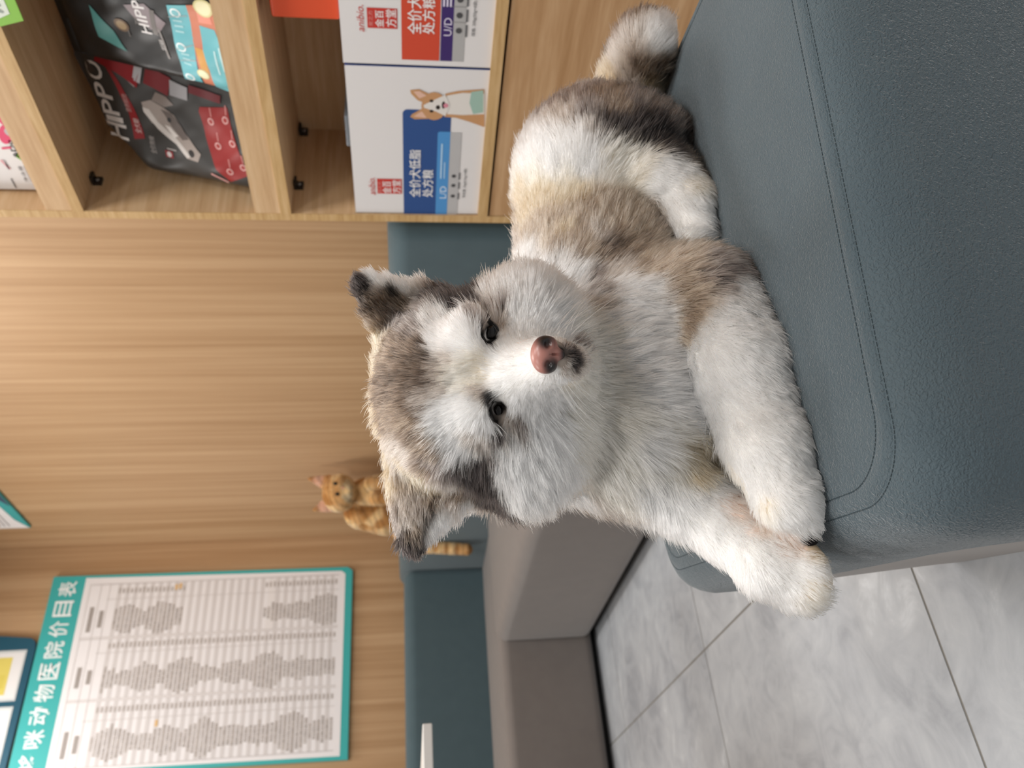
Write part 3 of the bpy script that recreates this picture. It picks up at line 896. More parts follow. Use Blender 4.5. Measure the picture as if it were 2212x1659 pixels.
f.poly([(0.25, 0.003), (0.547, 0.003), (0.547, 0.05), (0.36, 0.045)], '40556c', 0.0016)
for k in range(4):
    f.rect((0.03, 0.085 + 0.022 * k, 0.40, 0.090 + 0.022 * k), '6f6a6b', 0.0016)
mb.build('print', rp)

# ------------------------------------------------------------------ white table edge at the frame's lower corner
tb = thing('side_table', 'white tabletop edge jutting in before the teal sofa back', 'table', (-0.4, 2.25, 0))
MB().rbox((-1.05, 1.98, 0.750), (0.414, 2.55, 0.772), 0.003, paint('dcdad6', 0.35), 3).build('table_top', tb)
for x, y in ((-1.0, 2.03), (-1.0, 2.5), (0.10, 2.03), (0.10, 2.5)):
    MB().box((x - 0.02, y - 0.02, 0.0), (x + 0.02, y + 0.02, 0.751), paint('dcdad6', 0.35)).build('leg', tb)


# ------------------------------------------------------------------ animals: one continuous skin grown from blended volumes
def sd_prim(P, pr):
    """signed distance of points P to one primitive: ('c', a, b, ra, rb) round cone, ('e', centre, radii, axes), ('f', a, b, side, w0, w1, th) flat flap"""
    t = pr[0]
    if t == 'c':
        a, b, ra, rb = np.array(pr[1]), np.array(pr[2]), pr[3], pr[4]
        ab = b - a
        h = np.clip(((P - a) @ ab) / (ab @ ab), 0, 1)
        return np.linalg.norm(P - a - h[:, None] * ab, axis=1) - (ra + (rb - ra) * h)
    if t == 'e':
        r = np.array(pr[2])
        Q = (P - np.array(pr[1])) @ np.array(pr[3]).T
        k0 = np.linalg.norm(Q / r, axis=1)
        k1 = np.linalg.norm(Q / (r * r), axis=1) + 1e-9
        return k0 * (k0 - 1) / k1
    a, b, s = np.array(pr[1]), np.array(pr[2]), np.array(pr[3])
    w0, w1, th = pr[4:7]
    ab = b - a
    L = np.linalg.norm(ab)
    e = ab / L
    s = s - (s @ e) * e
    s = s / np.linalg.norm(s)
    n = np.cross(e, s)
    Q = P - a
    h = np.clip((Q @ e) / L, 0, 1)
    D = Q - (h * L)[:, None] * e
    w = w0 + (w1 - w0) * h ** 1.3
    u = D @ s
    v = D @ n + 0.9 * u * u / np.maximum(w0, 1e-6) * pr[7]
    al = D @ e
    k = np.sqrt((u / w) ** 2 + (v / th) ** 2 + (al / w) ** 2)
    return (k - 1) * th * 0.8
def sd_body(P, prims):
    d = None
    for k, op, pr in prims:
        q = sd_prim(P, pr)
        if d is None:
            d = q
        elif op > 0:
            h = np.clip(0.5 + 0.5 * (d - q) / k, 0, 1)
            d = d + (q - d) * h - k * h * (1 - h)
        else:
            h = np.clip(0.5 - 0.5 * (d + q) / k, 0, 1)
            d = d + (-q - d) * h + k * h * (1 - h)
    return d
def blend(P, C, sig, vals, chunk=20000):
    """gaussian blend of the values at centres C for every point of P"""
    out = np.empty((len(P), vals.shape[1]))
    for i in range(0, len(P), chunk):
        q = P[i:i + chunk]
        d2 = ((q[:, None, :] - C[None]) ** 2).sum(2) / (sig * sig)[None]
        d2 = d2 - d2.min(1, keepdims=True)
        w = np.exp(-d2)
        out[i:i + chunk] = (w @ vals) / w.sum(1, keepdims=True)
    return out

def surface_nets(prims, lo, hi, h):
    ax = [np.arange(lo[i], hi[i] + h, h) for i in range(3)]
    nx, ny, nz = map(len, ax)
    P = np.stack(np.meshgrid(*ax, indexing='ij'), -1).reshape(-1, 3)
    D = np.concatenate([sd_body(P[i:i + 200000], prims) for i in range(0, len(P), 200000)]).reshape(nx, ny, nz)
    corner = [(i, j, k) for i in (0, 1) for j in (0, 1) for k in (0, 1)]
    ins = D < 0
    cnt = sum(ins[i:nx - 1 + i, j:ny - 1 + j, k:nz - 1 + k].astype(int) for i, j, k in corner)
    cells = np.argwhere((cnt > 0) & (cnt < 8))
    idx = -np.ones((nx - 1, ny - 1, nz - 1), int)
    idx[tuple(cells.T)] = np.arange(len(cells))
    acc, n = np.zeros((len(cells), 3)), np.zeros(len(cells))
    for a in range(8):
        for b in range(a + 1, 8):
            ca, cb = np.array(corner[a]), np.array(corner[b])
            if abs(ca - cb).sum() != 1:
                continue
            da, db = D[tuple((cells + ca).T)], D[tuple((cells + cb).T)]
            m = (da < 0) != (db < 0)
            tt = np.where(m, da / np.where(m, da - db, 1), 0)
            acc[m] += (ca + tt[:, None] * (cb - ca))[m]
            n += m
    V = np.array(lo) + h * (cells + acc / n[:, None])
    F = []
    for axis in range(3):
        b, c = (axis + 1) % 3, (axis + 2) % 3
        sl0, sl1 = [slice(None)] * 3, [slice(None)] * 3
        sl0[axis], sl1[axis] = slice(0, -1), slice(1, None)
        A, Bv = ins[tuple(sl0)], ins[tuple(sl1)]
        E = np.argwhere(A != Bv)
        dims = np.array([nx - 1, ny - 1, nz - 1])
        ok = (E[:, b] > 0) & (E[:, c] > 0) & (E[:, b] < dims[b]) & (E[:, c] < dims[c])
        E = E[ok]
        s = A[tuple(E.T)]
        q = []
        for ob, oc in ((0, 0), (1, 0), (1, 1), (0, 1)):
            e = E.copy()
            e[:, b] -= ob
            e[:, c] -= oc
            q.append(idx[tuple(e.T)])
        q = np.stack(q, 1)
        q[~s] = q[~s][:, ::-1]
        F.append(q)
    return V, np.concatenate(F)

def normals_of(P, prims, e=0.0015):
    g = np.stack([sd_body(P + d, prims) - sd_body(P - d, prims) for d in np.eye(3) * e], 1)
    return g / (np.linalg.norm(g, axis=1, keepdims=True) + 1e-9)

def skin(name, V, F, mat, parent, colors=None):
    base = parent_loc(parent)
    me = bpy.data.meshes.new(name)
    me.from_pydata((V - np.array(base)).tolist(), [], F.tolist())
    me.polygons.foreach_set('use_smooth', [True] * len(me.polygons))
    me.materials.append(mat)
    if colors is not None:
        a = me.attributes.new('coat', 'FLOAT_COLOR', 'POINT')
        a.data.foreach_set('color', np.hstack([colors, np.ones((len(V), 1))]).astype(np.float32).ravel())
    o = bpy.data.objects.new(name, me)
    COLL.objects.link(o)
    o.parent = parent
    return o

PAL = {k: (lin(a), lin(b), p) for k, (a, b, p) in {
    'W': ('f1efec', 'e8e4df', 0.4), 'U': ('ae9b87', '7c6d60', 0.45), 'V': ('6f5f52', '3b332d', 0.5), 'M': ('bfa985', 'a99470', 0.5), 'C': ('ecdfcc', 'e3d3bb', 0.4), 'K': ('cdb698', 'ad9577', 0.45), 'L': ('bdb0a4', '938880', 0.5),
    'T': ('8c7a68', '544941', 0.5), 'G': ('8a817b', '524a47', 0.5), 'D': ('332d2b', '1c1818', 0.5), 'B': ('161414', '0d0c0c', 0.5), 'P': ('e8cfc0', 'dfc1b0', 0.5),
    'O': ('c99a62', 'b07f4c', 0.4), 'Q': ('a8763f', '935f2f', 0.4), 'S': ('dcb985', 'cba26c', 0.4), 'R': ('c89a80', 'b98a70', 0.4)}.items()}

def coat_at(P, dabs, pick=None):
    C = np.array([d[:3] for d in dabs])
    sig = np.array([d[3] for d in dabs]) * 0.95
    A = np.array([PAL[d[4]][0] for d in dabs])
    Bc = np.array([PAL[d[4]][1] for d in dabs])
    pr = np.array([[PAL[d[4]][2]] for d in dabs])
    val = blend(P, C, sig, np.hstack([A, Bc, pr]))
    if dabs is CAT_COAT:
        k = np.sin((P[:, 2] + 0.45 * P[:, 1]) * 2 * np.pi / 0.036 + 1.6 * np.sin(P[:, 1] * 45) + 1.2 * np.sin(P[:, 2] * 60))
        val[:, :6] *= 1 - 0.28 * np.clip(k * 2 - 0.2, 0, 1)[:, None]
    if pick is None:
        return val[:, :3] * (1 - val[:, 6:]) + val[:, 3:6] * val[:, 6:]
    k = np.clip((val[:, 6:] - pick[:, None]) * 4 + 0.5, 0, 1)
    return val[:, :3] * (1 - k) + val[:, 3:6] * k

def grow_fur(name, V, F, prims, parent, mat, count, dabs, flows, lengths, radius, floor_z, bald, lift0=0.5, weight=None, npts=5, keep=None, clump=0.18, openings=()):
    tri = np.concatenate([F[:, [0, 1, 2]], F[:, [0, 2, 3]]])
    a, b, c = V[tri[:, 0]], V[tri[:, 1]], V[tri[:, 2]]
    area = 0.5 * np.linalg.norm(np.cross(b - a, c - a), axis=1)
    if weight is not None:
        area = area * weight((a + b + c) / 3)
    pick = rng.choice(len(tri), count, p=area / area.sum())
    u, w = rng.random(count), rng.random(count)
    m = u + w > 1
    u[m], w[m] = 1 - u[m], 1 - w[m]
    P = a[pick] + (b - a)[pick] * u[:, None] + (c - a)[pick] * w[:, None]
    N = normals_of(P, prims)
    ok = np.ones(count, bool)
    for ctr, r in bald:
        q = (P - np.array(ctr)) @ np.array([RIGHT, DOWN, FWD]).T / (np.array(r) * np.ones(3))
        ok &= np.linalg.norm(q, axis=1) > 1
    ok &= ~((P[:, 2] < floor_z + 0.004) & (N[:, 2] < -0.3))
    if keep is not None:
        ok &= keep(P, N)
    P, N = P[ok], N[ok]
    n = len(P)
    fl = blend(P, np.array([f[:3] for f in flows]), np.full(len(flows), 0.022), np.array([f[3:6] for f in flows]))
    fl = fl - (fl * N).sum(1, keepdims=True) * N
    fl = fl / (np.linalg.norm(fl, axis=1, keepdims=True) + 1e-6)
    ln = blend(P, np.array([d[:3] for d in lengths]), np.array([d[3] for d in lengths]), np.array([[d[4]] for d in lengths]))[:, 0]
    # locks: strands lean together towards the nearest of many lock centres
    nc = max(50, n // 28)
    ci = rng.choice(n, nc, replace=False)
    kd = KDTree(nc)
    for k, i in enumerate(ci):
        kd.insert(P[i], k)
    kd.balance()
    near = np.array([kd.find(p)[1] for p in P])
    jl = rng.normal(0, 1, (nc, 3)) * 0.11
    lock_len = rng.uniform(0.85, 1.12, nc)
    lock_tone = rng.normal(0, 1, nc)
    L = ln * rng.uniform(0.62, 1.08, n) * lock_len[near]
    flw = fl + jl[near] + rng.normal(0, 1, (n, 3)) * 0.12
    lift = lift0 * rng.uniform(0.75, 1.25, n)
    stray = rng.random(n) < 0.03
    lift[stray] *= 1.4
    L[stray] *= 1.22
    pts = np.empty((n, npts, 3))
    pts[:, 0] = P - N * 0.001
    cur = pts[:, 0].copy()
    for k in range(1, npts):
        tt = (k - 0.5) / (npts - 1)
        d = N * (lift * (1.15 - 0.9 * tt))[:, None] + flw * (0.55 + 0.45 * tt) + np.array([0, 0, -0.10]) * tt
        d = d / np.linalg.norm(d, axis=1, keepdims=True)
        cur = cur + d * (L / (npts - 1))[:, None]
        pts[:, k] = cur
    tips = pts[ci][near]
    for k in range(1, npts):
        f = clump * (k / (npts - 1)) ** 1.5
        off = tips[:, k] - pts[:, k]
        far = np.linalg.norm(off, axis=1, keepdims=True)
        pts[:, k] += off * f * np.clip(1.5 - far / 0.012, 0, 1)
    clear = np.ones(n, bool)
    for ctr, wr, wd in openings:      # nothing grows across an eye
        q = (pts - np.array(ctr)) @ np.array([RIGHT, DOWN, FWD]).T
        clear &= ~(((q[..., 0] / wr) ** 2 + (q[..., 1] / wd) ** 2 < 1) & (abs(q[..., 2]) < 0.04)).any(1)
    if floor_z is not None:
        pts[:, :, 2] = np.where(inside_top(pts), np.maximum(pts[:, :, 2], floor_z + 0.001), pts[:, :, 2])
    col = coat_at(P, dabs, np.clip(rng.random(n) * 0.7 + 0.15 + lock_tone[near] * 0.15, 0, 1))
    col = np.clip(col * (1 + rng.normal(0, 0.05, (n, 1)) + lock_tone[near][:, None] * 0.02), 0, 0.95)
    pts, col, n = pts[clear], col[clear], int(clear.sum())
    base = np.array(parent_loc(parent))
    hc = bpy.data.hair_curves.new(name)
    hc.add_curves([npts] * n)
    hc.attributes['position'].data.foreach_set('vector', (pts - base).astype(np.float32).ravel())
    prof = np.array([1.0, 1.0, 0.9, 0.65, 0.2])[:npts]
    ra = hc.attributes.new('radius', 'FLOAT', 'POINT')
    ra.data.foreach_set('value', (radius * prof[None, :] * rng.uniform(0.75, 1.25, (n, 1))).astype(np.float32).ravel())
    ca = hc.attributes.new('coat', 'FLOAT_COLOR', 'CURVE')
    ca.data.foreach_set('color', np.hstack([col, np.ones((n, 1))]).astype(np.float32).ravel())
    hc.materials.append(mat)
    o = bpy.data.objects.new(name, hc)
    COLL.objects.link(o)
    o.parent = parent
    return o

def inside_top(p):
    x, y = p @ OX, p @ OY
    return (x > OA) & (x < OB) & (y > OC) & (y < OD) & (p[..., 2] < 0.45)

def strands(name, lines, rad, mat, parent, col):
    base = np.array(parent_loc(parent))
    hc = bpy.data.hair_curves.new(name)
    hc.add_curves([len(l) for l in lines])
    hc.attributes['position'].data.foreach_set('vector', (np.concatenate([np.array(l) for l in lines]) - base).astype(np.float32).ravel())
    ra = hc.attributes.new('radius', 'FLOAT', 'POINT')
    ra.data.foreach_set('value', np.concatenate([np.linspace(rad, rad * 0.15, len(l)) for l in lines]).astype(np.float32))
    ca = hc.attributes.new('coat', 'FLOAT_COLOR', 'CURVE')
    ca.data.foreach_set('color', np.array([(*col, 1)] * len(lines)).astype(np.float32).ravel())
    hc.materials.append(mat)
    o = bpy.data.objects.new(name, hc)
    COLL.objects.link(o)
    o.parent = parent
    return o

def ball(name, ctr, rad, mat, parent, sx=(1, 1, 1), label=None, seg=24):
    R = np.array([RIGHT, DOWN, FWD])
    vs, fs = [], []
    for i in range(seg // 2 + 1):
        th = math.pi * i / (seg // 2)
        for j in range(seg):
            ph = 2 * math.pi * j / seg
            q = np.array([math.sin(th) * math.cos(ph) * sx[0], math.sin(th) * math.sin(ph) * sx[1], -math.cos(th) * sx[2]]) * rad
            vs.append(np.array(ctr) + q @ R)
    for i in range(seg // 2):
        for j in range(seg):
            fs.append((i * seg + j, i * seg + (j + 1) % seg, (i + 1) * seg + (j + 1) % seg, (i + 1) * seg + j))
    return MB().add(vs, fs, mat, True).build(name, parent, ctr, label, weld=True)

CAT_COAT = [
    (1.7722,3.4751,1.1802,0.03,'O'), (1.7466,3.4509,1.1354,0.017,'O'), (1.8168,3.4692,1.1711,0.0172,'Q'), (1.7423,3.4867,1.1757,0.0171,'Q'),
    (1.7968,3.4349,1.1046,0.0128,'O'), (1.7047,3.4872,1.1053,0.017,'O'), (1.7453,3.4489,1.1247,0.0106,'Q'), (1.752,3.4417,1.0827,0.0128,'S'),
    (1.7771,3.4356,1.0726,0.0149,'M'), (1.7275,3.4643,1.0689,0.0149,'M'), (1.7598,3.4833,1.0435,0.0215,'S'), (1.832,3.5074,1.0251,0.0197,'Q'),
    (1.7607,3.5098,1.0301,0.0195,'Q'), (1.7773,3.4976,0.9914,0.0347,'S'), (1.8089,3.4433,0.9682,0.0215,'O'), (1.7187,3.5015,0.9695,0.0258,'O'),
    (1.7719,3.4911,0.927,0.0217,'Q'), (1.7756,3.4507,0.9363,0.015,'O'), (1.7705,3.4906,0.8948,0.0195,'S'), (1.7917,3.4373,0.9041,0.0172,'Q'),
    (1.7767,3.481,0.8624,0.0217,'O'), (1.7273,3.4768,0.8837,0.0172,'S'), (1.7499,3.4771,0.841,0.0173,'Q'), (1.72,3.4838,0.9158,0.015,'Q'),
    (1.751,3.6358,1.063,0.0266,'Q'), (1.7442,3.6249,1.0186,0.0221,'Q'), (1.7426,3.6249,0.975,0.0177,'Q'), (1.7092,3.6514,1.0411,0.0199,'O'),
    (1.6992,3.7063,1.066,0.0201,'S'), (1.7143,3.6401,0.9971,0.0155,'Q'), (1.6959,3.654,0.9756,0.0155,'S'), (1.6817,3.6992,1.0103,0.0156,'Q'),
    (1.6729,3.7092,0.9776,0.0156,'O'), (1.6844,3.6589,0.9319,0.0155,'Q'), (1.711,3.6374,0.9423,0.0155,'S'), (1.6998,3.6436,0.8877,0.0222,'Q'),
    (1.6721,3.6902,0.8667,0.0223,'O'), (1.712,3.6741,0.833,0.0224,'Q'), (1.6583,3.7093,0.9113,0.0156,'S'), (1.8363,3.5032,1.228,0.0174,'R'),
    (1.7414,3.5651,1.208,0.0174,'R'), (1.8448,3.4998,1.2451,0.013,'Q'), (1.732,3.5739,1.2254,0.013,'Q'), (1.7758,3.4596,1.1686,0.0107,'Q'),
    (1.7214,3.4932,1.1629,0.0107,'Q'), (1.7018,3.5267,1.148,0.0129,'S'), (1.8274,3.4456,1.1338,0.0129,'S'), (1.7541,3.6415,1.0722,0.0155,'Q'),
    (1.7683,3.6227,1.0408,0.0155,'S'), (1.5721,3.703,0.7356,0.0133,'O'), (1.5779,3.6986,0.6914,0.0133,'S'), (1.5718,3.6979,0.665,0.0111,'Q'),
    (1.5661,3.6977,0.6431,0.0133,'S'), (1.5603,3.6976,0.619,0.0111,'Q'), (1.5584,3.6958,0.5925,0.0133,'S'), (1.5527,3.6958,0.5684,0.0111,'Q'),
    (1.5505,3.6936,0.5375,0.0155,'O'), (1.5462,3.698,0.5041,0.0133,'Q'),
]

# ---- the puppy
DOG_PRIMS = [
    (0.03, 1, ('c', (0.5978, 0.7748, 0.5561), (0.815, 0.759, 0.5393), 0.1045, 0.1035)),
    (0.03, 1, ('e', (0.8613, 0.7511, 0.5341), (0.1053, 0.1053, 0.12), [[0.8269, -0.5623, -0.0131],[-0.0832, -0.0993, -0.9916],[0.5562, 0.821, -0.1288]])),
    (0.03, 1, ('e', (0.8263, 0.6893, 0.5325), (0.0659, 0.0988, 0.07), [[0.8304, -0.543, 0.1251],[0.0327, -0.1765, -0.9837],[0.5562, 0.821, -0.1288]])),
    (0.03, 1, ('e', (0.459, 0.7447, 0.5413), (0.1042, 0.0763, 0.09), [[0.8269, -0.5623, -0.0131],[-0.0832, -0.0993, -0.9916],[0.5562, 0.821, -0.1288]])),
    (0.03, 1, ('e', (0.558, 0.7235, 0.5233), (0.0797, 0.069, 0.09), [[0.8269, -0.5623, -0.0131],[-0.0832, -0.0993, -0.9916],[0.5562, 0.821, -0.1288]])),
    (0.03, 1, ('e', (0.586, 0.6912, 0.4771), (0.0528, 0.0502, 0.08), [[0.8269, -0.5623, -0.0131],[-0.0832, -0.0993, -0.9916],[0.5562, 0.821, -0.1288]])),
    (0.03, 1, ('e', (0.48, 0.7383, 0.5915), (0.1093, 0.0915, 0.09), [[0.8269, -0.5623, -0.0131],[-0.0832, -0.0993, -0.9916],[0.5562, 0.821, -0.1288]])),
    (0.02, 1, ('c', (0.7538, 0.6698, 0.4833), (0.7093, 0.6656, 0.4584), 0.0428, 0.0306)),
    (0.015, 1, ('c', (0.7035, 0.6638, 0.4601), (0.6636, 0.666, 0.4578), 0.0277, 0.0195)),
    (0.025, 1, ('c', (0.9846, 0.7325, 0.482), (0.9895, 0.6418, 0.4683), 0.0417, 0.0392)),
    (0.025, 1, ('c', (0.5437, 0.6528, 0.4765), (0.4514, 0.6431, 0.4664), 0.0512, 0.0427)),
    (0.02, 1, ('c', (0.4514, 0.6431, 0.4664), (0.3604, 0.643, 0.4608), 0.0427, 0.0353)),
    (0.015, 1, ('c', (0.3604, 0.643, 0.4608), (0.307, 0.6455, 0.4566), 0.0353, 0.0278)),
    (0.02, 1, ('c', (0.3928, 0.7506, 0.5263), (0.3203, 0.7261, 0.4841), 0.0418, 0.0313)),
    (0.015, 1, ('c', (0.3203, 0.7261, 0.4841), (0.2675, 0.6975, 0.4619), 0.0313, 0.0294)),
    (0.015, 1, ('c', (0.2675, 0.6975, 0.4619), (0.246, 0.6849, 0.4438), 0.0294, 0.0232)),
    (0.02, 1, ('e', (0.4595, 0.6923, 0.7527), (0.0947, 0.0741, 0.085), [[0.8269, -0.5623, -0.0131],[-0.0832, -0.0993, -0.9916],[0.5562, 0.821, -0.1288]])),
    (0.03, 1, ('e', (0.4529, 0.6792, 0.6804), (0.1189, 0.0699, 0.072), [[0.8269, -0.5623, -0.0131],[-0.0832, -0.0993, -0.9916],[0.5562, 0.821, -0.1288]])),
    (0.03, 1, ('c', (0.4256, 0.6151, 0.6967), (0.4076, 0.567, 0.6772), 0.0299, 0.02)),
    (0.02, 1, ('c', (0.4323, 0.6164, 0.6567), (0.409, 0.5707, 0.6528), 0.0268, 0.0113)),
    (0.02, 1, ('e', (0.4565, 0.601, 0.7407), (0.0256, 0.0235, 0.022), [[0.8269, -0.5623, -0.0131],[-0.0832, -0.0993, -0.9916],[0.5562, 0.821, -0.1288]])),
    (0.02, 1, ('e', (0.4048, 0.6352, 0.7352), (0.0264, 0.0235, 0.022), [[0.8269, -0.5623, -0.0131],[-0.0832, -0.0993, -0.9916],[0.5562, 0.821, -0.1288]])),
    (0.012, 1, ('c', (0.3185, 0.6474, 0.4481), (0.3106, 0.637, 0.4413), 0.0111, 0.0109)),
    (0.012, 1, ('c', (0.3042, 0.6519, 0.446), (0.2966, 0.6414, 0.4393), 0.0114, 0.0113)),
    (0.012, 1, ('c', (0.2903, 0.6616, 0.4479), (0.2829, 0.6509, 0.4411), 0.011, 0.0108)),
    (0.012, 1, ('c', (0.2889, 0.6727, 0.4583), (0.2815, 0.662, 0.4512), 0.0103, 0.0101)),
    (0.012, 1, ('c', (0.2646, 0.6754, 0.448), (0.2576, 0.6645, 0.4413), 0.011, 0.0108)),
    (0.012, 1, ('c', (0.2527, 0.6793, 0.4454), (0.2459, 0.6683, 0.4389), 0.0113, 0.0112)),
    (0.012, 1, ('c', (0.2423, 0.69, 0.445), (0.2357, 0.6788, 0.4384), 0.011, 0.0108)),
    (0.012, 1, ('c', (0.2387, 0.7056, 0.451), (0.2321, 0.6943, 0.444), 0.0103, 0.0101)),
    (0.018, 1, ('f', (0.3889, 0.7438, 0.7762), (0.3344, 0.7616, 0.7943), (-0.027, 0.0003, -0.0371), 0.046, 0.013, 0.011, 0.12)),
    (0.018, 1, ('f', (0.5351, 0.6608, 0.801), (0.5441, 0.6295, 0.8344), (0.0159, -0.009, -0.0277), 0.036, 0.014, 0.011, 0.12)),
    (0.008, -1, ('e', (0.4477, 0.5801, 0.7245), (0.0079, 0.0071, 0.02), [[0.8269, -0.5623, -0.0131],[-0.0832, -0.0993, -0.9916],[0.5562, 0.821, -0.1288]])),
    (0.008, -1, ('e', (0.3905, 0.6179, 0.718), (0.0087, 0.0075, 0.02), [[0.8269, -0.5623, -0.0131],[-0.0832, -0.0993, -0.9916],[0.5562, 0.821, -0.1288]])),
]
